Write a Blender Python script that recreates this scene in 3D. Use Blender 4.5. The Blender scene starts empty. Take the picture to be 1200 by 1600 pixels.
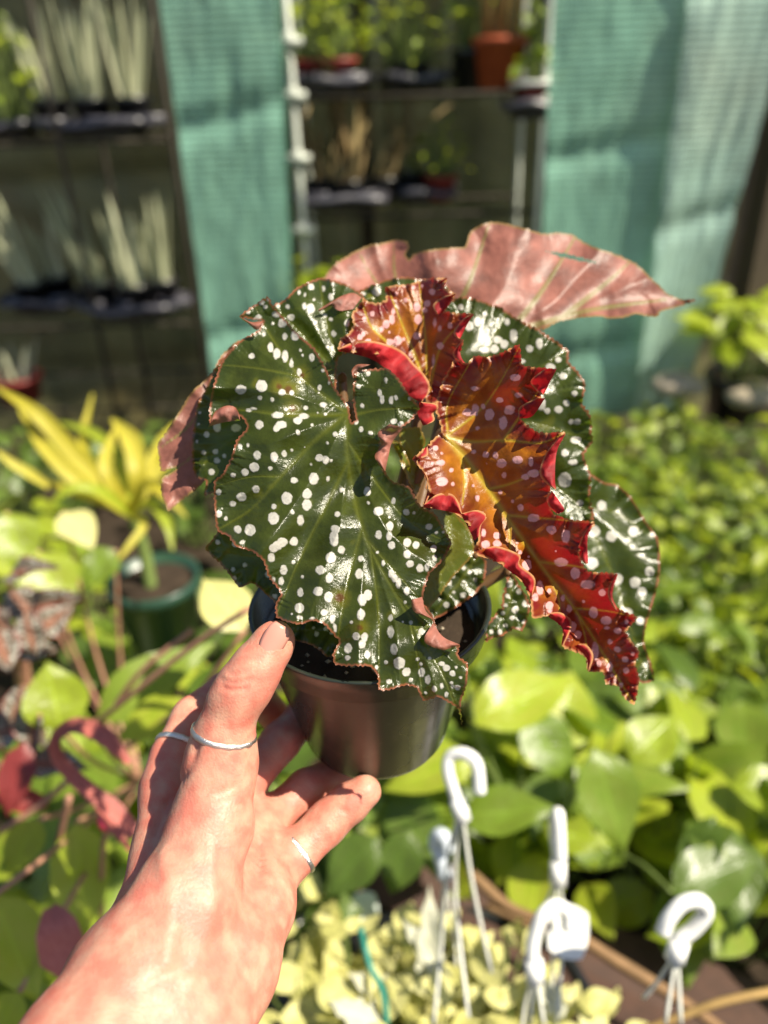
import bpy, math, random
import numpy as np
from mathutils import Vector, Matrix, noise
from mathutils.geometry import delaunay_2d_cdt
random.seed(7); rng = np.random.default_rng(11)
R = math.radians
scene = bpy.context.scene
col = scene.collection

# ------------------------------------------------------------------ camera
F_PX = 1209.0                       # focal length in pixels of the 1200x1600 photograph
CAM = Vector((0, 0, 1.5))
CROT = Matrix.Rotation(R(61.0), 3, 'X') @ Matrix.Rotation(R(-1.9), 3, 'Z')
cam_d = bpy.data.cameras.new('camera')
cam = bpy.data.objects.new('camera', cam_d); col.objects.link(cam)
cam.matrix_world = Matrix.Translation(CAM) @ CROT.to_4x4()
cam_d.sensor_fit = 'VERTICAL'; cam_d.sensor_height = 36; cam_d.sensor_width = 27
cam_d.lens = F_PX / 1600 * 36
cam_d.clip_start = 0.01; cam_d.clip_end = 200
cam_d.dof.use_dof = True; cam_d.dof.focus_distance = 0.300; cam_d.dof.aperture_fstop = 4.6
cam_d.dof.aperture_blades = 0
scene.camera = cam
# ------------------------------------------------------------------ sky, sun, exposure
SUN = Vector((0.55, -0.20, 0.81)).normalized()
world = bpy.data.worlds.new('World'); scene.world = world; world.use_nodes = True
wn = world.node_tree; bg = wn.nodes['Background']
sky = wn.nodes.new('ShaderNodeTexSky'); sky.sky_type = 'NISHITA'; sky.sun_disc = False
sky.sun_elevation = math.asin(SUN.z); sky.sun_rotation = math.atan2(SUN.x, SUN.y)
wn.links.new(sky.outputs[0], bg.inputs[0]); bg.inputs[1].default_value = 0.062
sl = bpy.data.lights.new('sun', 'SUN'); sl.energy = 5.0; sl.angle = R(0.53); sl.color = (1, 0.91, 0.74)
so = bpy.data.objects.new('sun', sl); col.objects.link(so)
so.rotation_euler = (-SUN).to_track_quat('-Z', 'Y').to_euler(); so.location = (2, -1, 5)
vs = scene.view_settings
vs.view_transform = 'Standard'; vs.look = 'None'; vs.gamma = 1; vs.exposure = 1.0; vs.use_curve_mapping = False
scene.cycles.max_bounces = 8; scene.cycles.transmission_bounces = 6; scene.cycles.transparent_max_bounces = 8
scene.cycles.use_denoising = True; scene.cycles.sample_clamp_indirect = 4

# ------------------------------------------------------------------ helpers
def P(px, py, d):                    # photograph pixel + depth along the lens axis -> world point
    return CAM + CROT @ Vector(((px - 600) / F_PX * d, (800 - py) / F_PX * d, -d))
CR = np.array(CROT); CN = np.array(CAM)
def Pn(px, py, d):
    px, py, d = map(np.asarray, (px, py, d))
    l = np.stack([(px - 600) / F_PX * d, (800 - py) / F_PX * d, -d], -1)
    return CN + l @ CR.T
def dirn(px, py): return (P(px, py, 1) - CAM)
def at_z(px, py, z):
    v = dirn(px, py); return CAM + v * ((z - CAM.z) / v.z)
def at_y(px, py, y):
    v = dirn(px, py); return CAM + v * ((y - CAM.y) / v.y)

def tag(o, label=None, cat=None, group=None, kind=None):
    if label: o['label'] = label
    if cat: o['category'] = cat
    if group: o['group'] = group
    if kind: o['kind'] = kind
    return o
def empty(name, loc=(0, 0, 0)):
    o = bpy.data.objects.new(name, None); col.objects.link(o); o.location = loc; o.empty_display_size = .02
    return o
def link(name, me, parent=None, world_space=True):
    o = bpy.data.objects.new(name, me); col.objects.link(o)
    if parent is not None:
        o.parent = parent
        if world_space: o.matrix_parent_inverse = Matrix.Translation(-Vector(parent.location))
    return o
class MB:                            # mesh builder
    def __init__(s): s.v = []; s.f = []; s.mi = []; s.cur = 0
    def face(s, *i): s.f.append(i); s.mi.append(s.cur)
    def box(s, a, b):
        n = len(s.v); (x0, y0, z0), (x1, y1, z1) = a, b
        s.v += [(x, y, z) for z in (z0, z1) for y in (y0, y1) for x in (x0, x1)]
        for q in ((0, 2, 3, 1), (4, 5, 7, 6), (0, 1, 5, 4), (2, 6, 7, 3), (0, 4, 6, 2), (1, 3, 7, 5)): s.face(*[n + k for k in q])
    def tube(s, pts, rad, k=6, cap=True, flat=1.0):
        pts = [Vector(p) for p in pts]; m = len(pts)
        if not hasattr(rad, '__len__'): rad = [rad] * m
        n0 = len(s.v); up = None
        for i, p in enumerate(pts):
            t = (pts[min(i + 1, m - 1)] - pts[max(i - 1, 0)]).normalized()
            if up is None:
                up = Vector((0, 0, 1)) if abs(t.z) < .9 else Vector((1, 0, 0))
            a = (up - t * up.dot(t)).normalized(); up = a; b = t.cross(a)
            for j in range(k):
                w = 2 * math.pi * j / k
                s.v.append(p + a * math.cos(w) * rad[i] * flat + b * math.sin(w) * rad[i])
        for i in range(m - 1):
            for j in range(k):
                s.face(n0 + i * k + j, n0 + i * k + (j + 1) % k, n0 + (i + 1) * k + (j + 1) % k, n0 + (i + 1) * k + j)
        if cap:
            s.face(*[n0 + j for j in range(k)][::-1]); s.face(*[n0 + (m - 1) * k + j for j in range(k)])
    def lathe(s, prof, k=24, c=(0, 0, 0)):   # prof: (r, z) list, outside going up
        n0 = len(s.v); m = len(prof)
        for r_, z in prof:
            for j in range(k):
                w = 2 * math.pi * j / k; s.v.append((c[0] + r_ * math.cos(w), c[1] + r_ * math.sin(w), c[2] + z))
        for i in range(m - 1):
            for j in range(k):
                s.face(n0 + i * k + j, n0 + i * k + (j + 1) % k, n0 + (i + 1) * k + (j + 1) % k, n0 + (i + 1) * k + j)
    def mesh(s, name, mats, smooth=True):
        me = bpy.data.meshes.new(name)
        me.from_pydata([tuple(v) for v in s.v], [], s.f)
        for m_ in (mats if isinstance(mats, (list, tuple)) else [mats]): me.materials.append(m_)
        me.polygons.foreach_set('material_index', s.mi)
        if smooth: me.polygons.foreach_set('use_smooth', [True] * len(s.f))
        me.update(); return me
    def build(s, name, mats, parent=None, smooth=True): return link(name, s.mesh(name, mats, smooth), parent)
def crv(pts, n=8):                   # Catmull-Rom through points
    pts = [np.array(p, float) for p in pts]; out = []
    P_ = [2 * pts[0] - pts[1]] + pts + [2 * pts[-1] - pts[-2]]
    for i in range(1, len(P_) - 2):
        for k in range(n):
            t = k / n; a, b, c, d = P_[i - 1:i + 3]
            out.append(.5 * (2 * b + (c - a) * t + (2 * a - 5 * b + 4 * c - d) * t * t + (3 * b - a - 3 * c + d) * t ** 3))
    out.append(pts[-1]); return out

# ------------------------------------------------------------------ materials
class NT:
    def __init__(s, name):
        s.m = bpy.data.materials.new(name); s.m.use_nodes = True; s.t = s.m.node_tree; s.t.nodes.clear()
        s.out = s.n('ShaderNodeOutputMaterial')
    def n(s, t, **kw):
        x = s.t.nodes.new(t)
        for k, v in kw.items(): setattr(x, k, v)
        return x
    def l(s, a, b): s.t.links.new(a, b)
    def set(s, node, **kw):
        for k, v in kw.items():
            i = node.inputs[k.replace('_', ' ')]
            if hasattr(v, 'links'): s.l(v, i)
            else: i.default_value = v
    def mix(s, f, a, b, mode='MIX'):
        x = s.n('ShaderNodeMix', data_type='RGBA', blend_type=mode)
        for sock, v in ((x.inputs[0], f), (x.inputs[6], a), (x.inputs[7], b)):
            if hasattr(v, 'links'): s.l(v, sock)
            else: sock.default_value = v if not isinstance(v, tuple) or len(v) == 4 else (*v, 1)
        return x.outputs[2]
    def math(s, op, a, b=None, clamp=False):
        x = s.n('ShaderNodeMath', operation=op, use_clamp=clamp)
        for i, v in enumerate((a, b)):
            if v is None: continue
            if hasattr(v, 'links'): s.l(v, x.inputs[i])
            else: x.inputs[i].default_value = v
        return x.outputs[0]
    def ramp(s, f, a, b, c0=0.0, c1=1.0):
        x = s.n('ShaderNodeMapRange'); s.l(f, x.inputs[0])
        x.inputs[1].default_value = a; x.inputs[2].default_value = b; x.inputs[3].default_value = c0; x.inputs[4].default_value = c1
        return x.outputs[0]
    def noise(s, scale, detail=3, vec=None, rough=.55):
        x = s.n('ShaderNodeTexNoise'); x.inputs['Scale'].default_value = scale; x.inputs['Detail'].default_value = detail; x.inputs['Roughness'].default_value = rough
        if vec is not None: s.l(vec, x.inputs['Vector'])
        return x.outputs[0]
    def attr(s, name): return s.n('ShaderNodeAttribute', attribute_name=name).outputs['Fac']
    def bump(s, h, strength, dist=.001):
        x = s.n('ShaderNodeBump'); x.inputs['Strength'].default_value = strength; x.inputs['Distance'].default_value = dist
        s.l(h, x.inputs['Height']); return x.outputs[0]
    def principled(s, **kw):
        x = s.n('ShaderNodeBsdfPrincipled'); s.set(x, **kw); return x
    def done(s, sh): s.l(sh, s.out.inputs[0]); return s.m
def c4(c): return (*c, 1)

def plain(name, c, rough=.6, spec=.4, var=.15, scale=30, bump=.2, metal=0, bscale=None):
    t = NT(name); tc = t.n('ShaderNodeTexCoord').outputs['Object']
    nz = t.noise(scale, 4, tc)
    a = tuple(x * (1 - var * 1.6) for x in c); b = tuple(min(1, x * (1 + var * 1.6)) for x in c)
    base = t.mix(nz, a, b)
    p = t.principled(Base_Color=base, Roughness=rough, Metallic=metal); p.inputs['Specular IOR Level'].default_value = spec
    if bump: t.l(t.bump(t.noise(bscale or scale * 5, 3, tc), bump), p.inputs['Normal'])
    return t.done(p.outputs[0])

def foliage_mat(name, c, trans, rough=.32, var=.3, hue=None, tf=.42, spec=.5, veinc=None):
    """ordinary leaf: object-random tone, paler midrib and side veins from UV, light coming through"""
    t = NT(name); oi = t.n('ShaderNodeObjectInfo').outputs['Random']
    tc = t.n('ShaderNodeTexCoord'); uv = tc.outputs['UV']
    sx = t.n('ShaderNodeSeparateXYZ'); t.l(uv, sx.inputs[0])
    u = t.math('ABSOLUTE', t.math('SUBTRACT', sx.outputs[0], .5))
    rib = t.ramp(u, .012, .035, 1, 0)
    sv = t.math('ABSOLUTE', t.math('SINE', t.math('MULTIPLY', t.math('SUBTRACT', sx.outputs[1], t.math('MULTIPLY', u, .55)), 22.)))
    side = t.math('MULTIPLY', t.ramp(sv, .0, .16, 1, 0), .45)
    vein = t.math('MAXIMUM', rib, side)
    c2 = hue or tuple(min(1, x * (1 + var)) for x in c); c1 = tuple(x * (1 - var) for x in c)
    base = t.mix(oi, c1, c2)
    nz = t.noise(3.5, 3, uv)
    base = t.mix(t.ramp(nz, .35, .7), base, tuple(min(1, x * 1.25) for x in c))
    base = t.mix(t.math('MULTIPLY', vein, .55), base, veinc or tuple(min(1, x * 1.9 + .01) for x in c))
    p = t.principled(Base_Color=base, Roughness=rough); p.inputs['Specular IOR Level'].default_value = spec
    h = t.math('ADD', t.math('MULTIPLY', vein, -.6), t.noise(14, 2, uv))
    t.l(t.bump(h, .35, .002), p.inputs['Normal'])
    tr = t.n('ShaderNodeBsdfTranslucent'); t.l(t.mix(oi, tuple(x * .8 for x in trans), trans), tr.inputs[0])
    mx = t.n('ShaderNodeMixShader'); mx.inputs[0].default_value = tf
    t.l(p.outputs[0], mx.inputs[1]); t.l(tr.outputs[0], mx.inputs[2])
    return t.done(mx.outputs[0])

def begonia_mat(name, c, cedge, vein, spot, under, trans, rimc, tf=.35, rough=.24, blotch=None, undervein=None, fine=True, erng=30, vk=.9):
    """two-sided spotted begonia leaf; vertex attributes: vein 0..1, edge (px from margin), spot (signed px from nearest spot rim)"""
    t = NT(name); uv = t.n('ShaderNodeTexCoord').outputs['UV']
    ev, ed, sp = t.attr('vein'), t.attr('edge'), t.attr('spot')
    nz = t.noise(3.2, 4, uv)
    base = t.mix(t.ramp(nz, .38, .68), tuple(x * .72 for x in c), tuple(min(1, x * 1.35) for x in c))
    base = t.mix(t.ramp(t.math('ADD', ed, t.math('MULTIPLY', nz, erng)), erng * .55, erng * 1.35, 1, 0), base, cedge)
    if blotch:
        bn = t.noise(1.6, 2, uv); base = t.mix(t.ramp(bn, .66, .72), base, blotch)
    v1 = t.math('POWER', ev, 2.2)
    base = t.mix(t.math('MULTIPLY', v1, vk), base, vein)
    halo = t.ramp(ev, .03, .45)
    base = t.mix(t.math('MULTIPLY', halo, .3), base, vein)
    # traced spots, then the scatter of tiny ones
    wob = t.math('MULTIPLY', t.math('SUBTRACT', t.noise(14, 2, uv), .5), 4.)
    s1 = t.ramp(t.math('ADD', sp, wob), -1.0, .8, 1, 0)
    vo = t.n('ShaderNodeTexVoronoi'); vo.inputs['Scale'].default_value = 4.6; t.l(uv, vo.inputs['Vector'])
    rr = t.n('ShaderNodeSeparateColor'); t.l(vo.outputs['Color'], rr.inputs[0])
    rad = t.math('MULTIPLY', t.math('POWER', rr.outputs[0], 6.), .11)
    s2 = t.ramp(t.math('SUBTRACT', vo.outputs['Distance'], rad), -.012, .012, 1, 0)
    s2 = t.math('MULTIPLY', s2, t.ramp(rad, .03, .045))
    s2 = t.math('MULTIPLY', s2, t.ramp(ed, 2, 5))
    s = t.math('MAXIMUM', s1, s2) if fine else s1
    spn = t.noise(26, 3, uv)
    spc = t.mix(t.ramp(spn, .3, .7), tuple(x * .82 for x in spot), spot)
    sc = t.math('ADD', t.attr('scar'), t.math('MULTIPLY', wob, 1.2)); base = t.mix(t.ramp(sc, 0, 14, .75, 0), base, (.16, .15, .012)); base = t.mix(t.ramp(sc, -2, 2, .9, 0), base, (.11, .038, .010))
    top = t.mix(s, base, spc)
    rim = t.ramp(ed, 1.2, 4.2, 1, 0)
    unb = t.mix(t.ramp(t.noise(2.4, 4, uv, .6), .36, .66), tuple(x * .55 for x in under), tuple(min(1, x * 1.3) for x in under))
    unb = t.mix(t.math('MULTIPLY', t.ramp(ev, .15, .75), .75), unb, undervein or tuple(min(1, x * 1.4) for x in under))
    back = t.n('ShaderNodeNewGeometry').outputs['Backfacing']
    colr = t.mix(back, top, unb)
    colr = t.mix(t.math('MULTIPLY', rim, .85), colr, rimc)
    cells = t.noise(60, 2, uv, .7); puck = t.noise(9, 3, uv)
    h = t.math('ADD', t.math('MULTIPLY', cells, .16), t.math('MULTIPLY', puck, .7))
    h = t.math('ADD', h, t.math('MULTIPLY', s, .22))
    h = t.math('SUBTRACT', h, t.math('MULTIPLY', v1, .35))
    nrm = t.bump(h, .42, .0013)
    rgh = t.math('ADD', t.math('ADD', t.math('MULTIPLY', s, .14), rough), t.math('ADD', t.math('MULTIPLY', back, .34), t.math('MULTIPLY', t.math('SUBTRACT', cells, .5), .25)))
    p = t.principled(Base_Color=colr, Roughness=rgh); p.inputs['Specular IOR Level'].default_value = .55
    t.l(nrm, p.inputs['Normal'])
    tr = t.n('ShaderNodeBsdfTranslucent')
    tcol = t.mix(t.math('MULTIPLY', s, .55), trans, spot); tcol = t.mix(t.math('MULTIPLY', v1, .5), tcol, vein)
    t.l(tcol, tr.inputs[0])
    mx = t.n('ShaderNodeMixShader'); mx.inputs[0].default_value = tf
    t.l(p.outputs[0], mx.inputs[1]); t.l(tr.outputs[0], mx.inputs[2])
    return t.done(mx.outputs[0])

def net_mat(name, c, alpha=.82, fold=None):
    """knitted shade cloth: fine weave, part see-through, part translucent"""
    t = NT(name); uv = t.n('ShaderNodeTexCoord').outputs['UV']
    sx = t.n('ShaderNodeSeparateXYZ'); t.l(uv, sx.inputs[0])
    wv = t.math('MULTIPLY', t.math('ABSOLUTE', t.math('SINE', t.math('MULTIPLY', sx.outputs[1], 200.))), t.math('ABSOLUTE', t.math('SINE', t.math('MULTIPLY', sx.outputs[0], 330.))))
    nz = t.ramp(t.noise(4.5, 5, uv, .65), .3, .7)
    base = t.mix(nz, tuple(x * .66 for x in c), tuple(min(1, x * 1.2) for x in c))
    base = t.mix(t.ramp(t.noise(1.6, 3, uv), .5, .75, 0, .4), base, (c[0] * 1.1 + .1, c[1] * .75, c[2] * .65))
    base = t.mix(t.ramp(wv, .05, .5, .5, 0), base, tuple(x * .4 for x in c))
    d = t.n('ShaderNodeBsdfDiffuse'); t.l(base, d.inputs[0]); t.l(t.bump(wv, .6, .003), d.inputs['Normal'])
    tr = t.n('ShaderNodeBsdfTranslucent'); t.l(base, tr.inputs[0])
    g = t.n('ShaderNodeBsdfGlossy'); g.inputs['Roughness'].default_value = .45; g.inputs[0].default_value = (.8, .9, .85, 1)
    m1 = t.n('ShaderNodeMixShader'); m1.inputs[0].default_value = .3; t.l(d.outputs[0], m1.inputs[1]); t.l(tr.outputs[0], m1.inputs[2])
    m3 = t.n('ShaderNodeMixShader'); m3.inputs[0].default_value = .05; t.l(m1.outputs[0], m3.inputs[1]); t.l(g.outputs[0], m3.inputs[2])
    tp = t.n('ShaderNodeBsdfTransparent')
    m2 = t.n('ShaderNodeMixShader'); t.l(t.ramp(wv, .04, .12, alpha - .25, alpha), m2.inputs[0]); t.l(tp.outputs[0], m2.inputs[1]); t.l(m3.outputs[0], m2.inputs[2])
    return t.done(m2.outputs[0])

def wood_mat(name, c):
    t = NT(name); tc = t.n('ShaderNodeTexCoord').outputs['Object']
    mp = t.n('ShaderNodeMapping'); mp.inputs['Scale'].default_value = (14, 14, 1.2); t.l(tc, mp.inputs[0])
    oi = t.n('ShaderNodeObjectInfo').outputs['Random']
    nz = t.noise(3, 5, mp.outputs[0], .65)
    b = t.mix(t.ramp(nz, .3, .72), tuple(x * .5 for x in c), tuple(min(1, x * 1.35) for x in c))
    b = t.mix(t.math('MULTIPLY', oi, .5), b, tuple(x * .6 for x in c))
    p = t.principled(Base_Color=b, Roughness=.8); t.l(t.bump(nz, .5, .004), p.inputs['Normal'])
    return t.done(p.outputs[0])

M = dict(
    soil=plain('soil', (.035, .024, .016), .95, .2, .5, 60, .8),
    earth=plain('earth', (.06, .045, .03), .95, .2, .4, 8, .7),
    fence=wood_mat('fence_wood', (.115, .085, .05)),
    brown_board=wood_mat('brown_board', (.06, .026, .015)),
    bench=wood_mat('bench_wood', (.05, .04, .028)),
    dark_metal=plain('dark_metal', (.03, .025, .018), .7, .2, .2, 40, .1),
    pipe=plain('white_pipe', (.5, .53, .46), .45, .4, .2, 30, .1),
    tray=plain('tray_plastic', (.05, .048, .06), .4, .6, .25, 40, .1),
    green_pot=plain('green_pot', (.02, .055, .035), .3, .5, .15, 30, .1),
    terracotta=plain('terracotta', (.42, .085, .03), .6, .4, .15, 30, .2),
    red_pot=plain('red_pot', (.26, .035, .028), .5, .4, .15, 30, .1),
    black_pot=plain('black_pot', (.012, .013, .014), .3, .5, .15, 30, .1),
    white_plastic=plain('white_plastic', (.76, .76, .73), .4, .4, .1, 120, .15),
    grey_plastic=plain('grey_plastic', (.55, .6, .66), .4, .4, .05, 30, .05),
    clear_wire=plain('milky_wire', (.62, .62, .55), .3, .5, .05, 30, 0),
    stake=plain('green_stake', (.02, .2, .15), .4, .4, .1, 30, .1),
    tagp=plain('plant_tag', (.55, .62, .56), .5, .3, .08, 30, 0),
    twig=plain('twig_bark', (.2, .12, .06), .8, .2, .3, 60, .5),
    cane=plain('straw_cane', (.42, .27, .1), .6, .3, .25, 60, .3),
    stone=plain('pale_stone', (.34, .29, .22), .9, .2, .25, 20, .6),
    silver=plain('silver', (.85, .82, .76), .32, .5, .05, 900, .5, metal=1, bscale=2500),
    net=net_mat('shade_net', (.36, .70, .52), .94),
    net_pale=net_mat('shade_net_pale', (.54, .80, .67), .92),
    net_dark=net_mat('shade_net_dark', (.25, .24, .105), .96),
    petiole=plain('petiole', (.13, .07, .03), .4, .4, .25, 60, .1),
    stem_green=plain('green_stem', (.14, .19, .05), .5, .4, .25, 60, .1),
    stem_pink=plain('pink_stem', (.4, .2, .13), .5, .4, .2, 60, .1),
    lf_bright=foliage_mat('leaf_bright', (.25, .33, .02), (.55, .64, .02), hue=(.40, .43, .05)),
    lf_mid=foliage_mat('leaf_mid', (.14, .22, .022), (.4, .52, .025), hue=(.28, .34, .05)),
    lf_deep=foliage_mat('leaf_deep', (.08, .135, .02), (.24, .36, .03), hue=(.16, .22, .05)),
    lf_pale=foliage_mat('leaf_pale', (.6, .58, .19), (.68, .66, .15), hue=(.72, .67, .36), tf=.35),
    lf_yellow=foliage_mat('leaf_yellow', (.48, .42, .03), (.75, .64, .03), hue=(.62, .58, .14), tf=.4, rough=.5),
    lf_grey=foliage_mat('leaf_grey', (.5, .5, .38), (.4, .42, .25), var=.12, tf=.25, rough=.7),
    lf_red=foliage_mat('leaf_red', (.2, .03, .03), (.5, .06, .04), hue=(.32, .06, .05), tf=.3),
    lf_snake=foliage_mat('leaf_snake', (.5, .52, .33), (.36, .42, .16), hue=(.72, .71, .52), tf=.15, rough=.45),
    lf_dry=foliage_mat('leaf_dry', (.25, .17, .07), (.3, .2, .06), hue=(.3, .24, .1), tf=.2, rough=.7),
)
# ------------------------------------------------------------------ setting: ground, planting bed, fence, shade cloth
def sheet(name, m, x0, x1, y0, y1, z, n=24, amp=.01):
    b = MB()
    for j in range(n + 1):
        for i in range(n + 1):
            x = x0 + (x1 - x0) * i / n; y = y0 + (y1 - y0) * j / n
            b.v.append((x, y, z + amp * noise.noise(Vector((x * 3, y * 3, z)))))
    for j in range(n):
        for i in range(n): k = j * (n + 1) + i; b.face(k, k + 1, k + n + 2, k + n + 1)
    return b.build(name, m)
tag(sheet('ground', M['earth'], -60, 60, -60, 60, 0, 60, .02), kind='structure')
bed = MB(); nb_ = 40
tag(sheet('planting_bed', M['soil'], -1.5, 1.6, .12, 2.02, .53, 60, .05), kind='structure')
fen = empty('paling_fence', (0, 3.0, 0)); tag(fen, 'weathered brown timber paling fence behind the plant racks', 'fence')
me0 = None; x = -2.4
pm = MB(); pm.box((-.058, -.009, 0), (.058, .009, 2.25)); pm = pm.mesh('plank', M['fence'], False)
while x < 2.5:
    o = link('plank', pm, fen, False); o.location = (x, random.uniform(-.006, .006), random.uniform(-.02, .01)); o.rotation_euler = (0, random.uniform(-.004, .004), 0); x += .124
for z in (.35, 1.15, 1.95):
    b = MB(); b.box((-2.45, 3.011, z), (2.55, 3.05, z + .09)); b.build('rail', M['fence'], fen, False)
def cloth(name, m, top, bot, y, z0, z1, ripple=.012, nf=5, ph=0, nx=60, nz=110, sag=0.):
    """hanging cloth: (x left, x right) at top and bottom, gentle folds that deepen downwards"""
    b = MB(); uv = []
    for j in range(nz + 1):
        t = j / nz; xl = top[0] * (1 - t) + bot[0] * t; xr = top[1] * (1 - t) + bot[1] * t; z = z1 * (1 - t) + z0 * t
        for i in range(nx + 1):
            s = i / nx; xx = xl + (xr - xl) * s
            yy = y + ripple * (.6 + .4 * t) * (math.sin(s * nf * 6.283 + ph + 1.1 * math.sin(t * 4 + ph)) + .2 * math.sin(s * nf * 13 + t * 3 + ph * 2)) + .007 * noise.noise(Vector((s * 3, t * 4, ph))) + .004 * noise.noise(Vector((s * 8 + t * 5, t * 14, ph + 3))) + .0015 * noise.noise(Vector((s * 20, t * 40, ph))) + .012 * math.exp(-(((t * 3.0 + ph * .37 + .1 * s) % 1.0) - .5) ** 2 / .004)
            b.v.append((xx, yy, z + sag * math.sin(s * math.pi))); uv.append((xx, z))
    for j in range(nz):
        for i in range(nx): k = j * (nx + 1) + i; b.face(k, k + nx + 1, k + nx + 2, k + 1)
    me = b.mesh(name, m); ul = me.uv_layers.new(name='UVMap')
    li = np.empty(len(me.loops), np.int32); me.loops.foreach_get('vertex_index', li); ul.data.foreach_set('uv', np.array(uv, np.float32)[li].ravel())
    return link(name, me)
def xr(y, *px): return [at_y(a, b, y).x for a, b in px]
YC = 2.12; zt = 2.2; zb = at_y(600, 660, YC).z; z_0 = at_y(600, 0, YC).z
def ext(a0, a1):                     # extend px edges from photo top/bottom up to the hanging rail
    return a0 + (a0 - a1) * (zt - z_0) / (z_0 - zb)
def curtain(m, pxt, pxb, y, label, **kw):
    t0 = [at_y(p, 0, y).x for p in pxt]; b0 = [at_y(p, 660, y).x for p in pxb]
    o = cloth('net_curtain', m, [ext(t0[0], b0[0]), ext(t0[1], b0[1])], b0, y, zb, zt, **kw); return tag(o, label, 'curtain', 'green net curtains')
curtain(M['net'], (247, 432), (342, 462), YC, 'deep green net curtain strip hanging between the two plant racks', nf=.6, ripple=.006)
curtain(M['net'], (428, 440), (455, 466), YC + .03, 'narrow turned back green net edge beside the jointed pipe', nf=.5, ripple=.004, ph=1)
curtain(M['net'], (864, 1082), (836, 992), YC, 'wide green net curtain to the side of the terracotta pot', nf=.6, ph=2.2, ripple=.007)
curtain(M['net_pale'], (1076, 1245), (986, 1058), YC - .03, 'pale green net curtain gathered to a narrow foot by the wooden post', nf=.9, ph=4, ripple=.009)
tag(cloth('back_net', M['net_dark'], (-2.3, -.05), (-2.3, -.05), 2.92, .1, 2.1, nf=7, ripple=.01, ph=.4), 'dark shade cloth hung on the fence behind the spiky plants', 'cloth')
tag(cloth('back_net', M['net_dark'], (.0, 1.3), (.0, 1.3), 2.9, .1, 2.1, nf=5, ripple=.012, ph=1.4), 'dark shade cloth hung on the fence behind the terracotta pot', 'cloth')
# unseen shade cloth roof, added over the racks to darken the back fence
rf = MB(); uvr = []
for j in range(13):
    for i in range(41):
        xx = -2.4 + 4.8 * i / 40; yy = 2.5 + .6 * j / 12
        rf.v.append((xx, yy, 2.14 + .1 * j / 12 - .03 * math.sin(i / 40 * 12.6) ** 2)); uvr.append((xx, yy))
for j in range(12):
    for i in range(40): k = j * 41 + i; rf.face(k, k + 1, k + 42, k + 41)
me = rf.mesh('added_shade_roof', M['net_dark']); ul = me.uv_layers.new(name='UVMap'); li = np.empty(len(me.loops), np.int32); me.loops.foreach_get('vertex_index', li); ul.data.foreach_set('uv', np.array(uvr, np.float32)[li].ravel())
tag(link('added_shade_roof', me), 'unseen dark shade cloth roof added over the plant racks to shade the fence', 'cloth')
b = MB(); xp = at_y(1195, 330, 2.1).x; b.box((xp, 2.1, 0), (xp + .11, 2.2, 2.2)); tag(b.build('timber_post', M['fence'], None, False), 'brown timber post beside the pale net curtain', 'post')

# ------------------------------------------------------------------ leaf templates and plant builders
def leaf_tpl(name, mat, w=.5, peak=.42, fold=.18, droop=.25, wav=.03, nx=4, ny=7, tipp=1.0, lobes=0):
    b = MB(); uv = []
    for j in range(ny + 1):
        t = j / ny; hw = w / 2 * (math.sin(math.pi * t ** (math.log(.5) / math.log(peak)))) ** (.75 if t < .5 else tipp)
        if j == 0: hw = .012
        if j == ny: hw = .004
        if lobes and 0 < j < ny: hw *= 1.0 + (.22 if j % 2 else -.22)
        for i in range(nx + 1):
            s = i / nx * 2 - 1
            b.v.append((s * hw, t, -droop * t * t + fold * abs(s) * hw + wav * math.sin(t * 9 + s * 2)));  uv.append((i / nx, t))
    for j in range(ny):
        for i in range(nx): k = j * (nx + 1) + i; b.face(k, k + 1, k + nx + 2, k + nx + 1)
    me = b.mesh(name, mat); ul = me.uv_layers.new(name='UVMap'); li = np.empty(len(me.loops), np.int32); me.loops.foreach_get('vertex_index', li)
    ul.data.foreach_set('uv', np.array(uv, np.float32)[li].ravel()); return me
def tset(mat, **kw): return [leaf_tpl('leaf', mat, **{**dict(w=kw.get('w', .5) * f, droop=kw.get('droop', .25) * g), **{k: v for k, v in kw.items() if k not in ('w', 'droop')}}) for f, g in ((1, 1), (.86, 1.5), (1.12, .4))]
T = dict(bright=tset(M['lf_bright'], w=.62), mid=tset(M['lf_mid'], w=.58), deep=tset(M['lf_deep'], w=.6), pale=tset(M['lf_pale'], w=.66, droop=.12), grey=tset(M['lf_grey'], w=.6, lobes=1, ny=9),
         yellow=tset(M['lf_yellow'], w=.3), red=tset(M['lf_red'], w=.62), small=tset(M['lf_mid'], w=.46), smallb=tset(M['lf_bright'], w=.44), thin=tset(M['lf_deep'], w=.42))
def place_leaf(parent, tpl, base, tip, normal, wide=1.0, name='leaf'):
    base, tip = Vector(base), Vector(tip); y = tip - base; L = y.length; y = y / L
    n = Vector(normal); n = n - y * n.dot(y)
    if n.length < 1e-4: n = Vector((1, 0, 0)) - y * y.x
    n.normalize(); x = y.cross(n)
    o = bpy.data.objects.new(name, tpl); col.objects.link(o); o.parent = parent
    m = Matrix((x * L * wide, y * L, n * L)).transposed().to_4x4(); m.translation = base
    o.matrix_parent_inverse = Matrix.Translation(-Vector(parent.location)); o.matrix_basis = m
    return o
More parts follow.
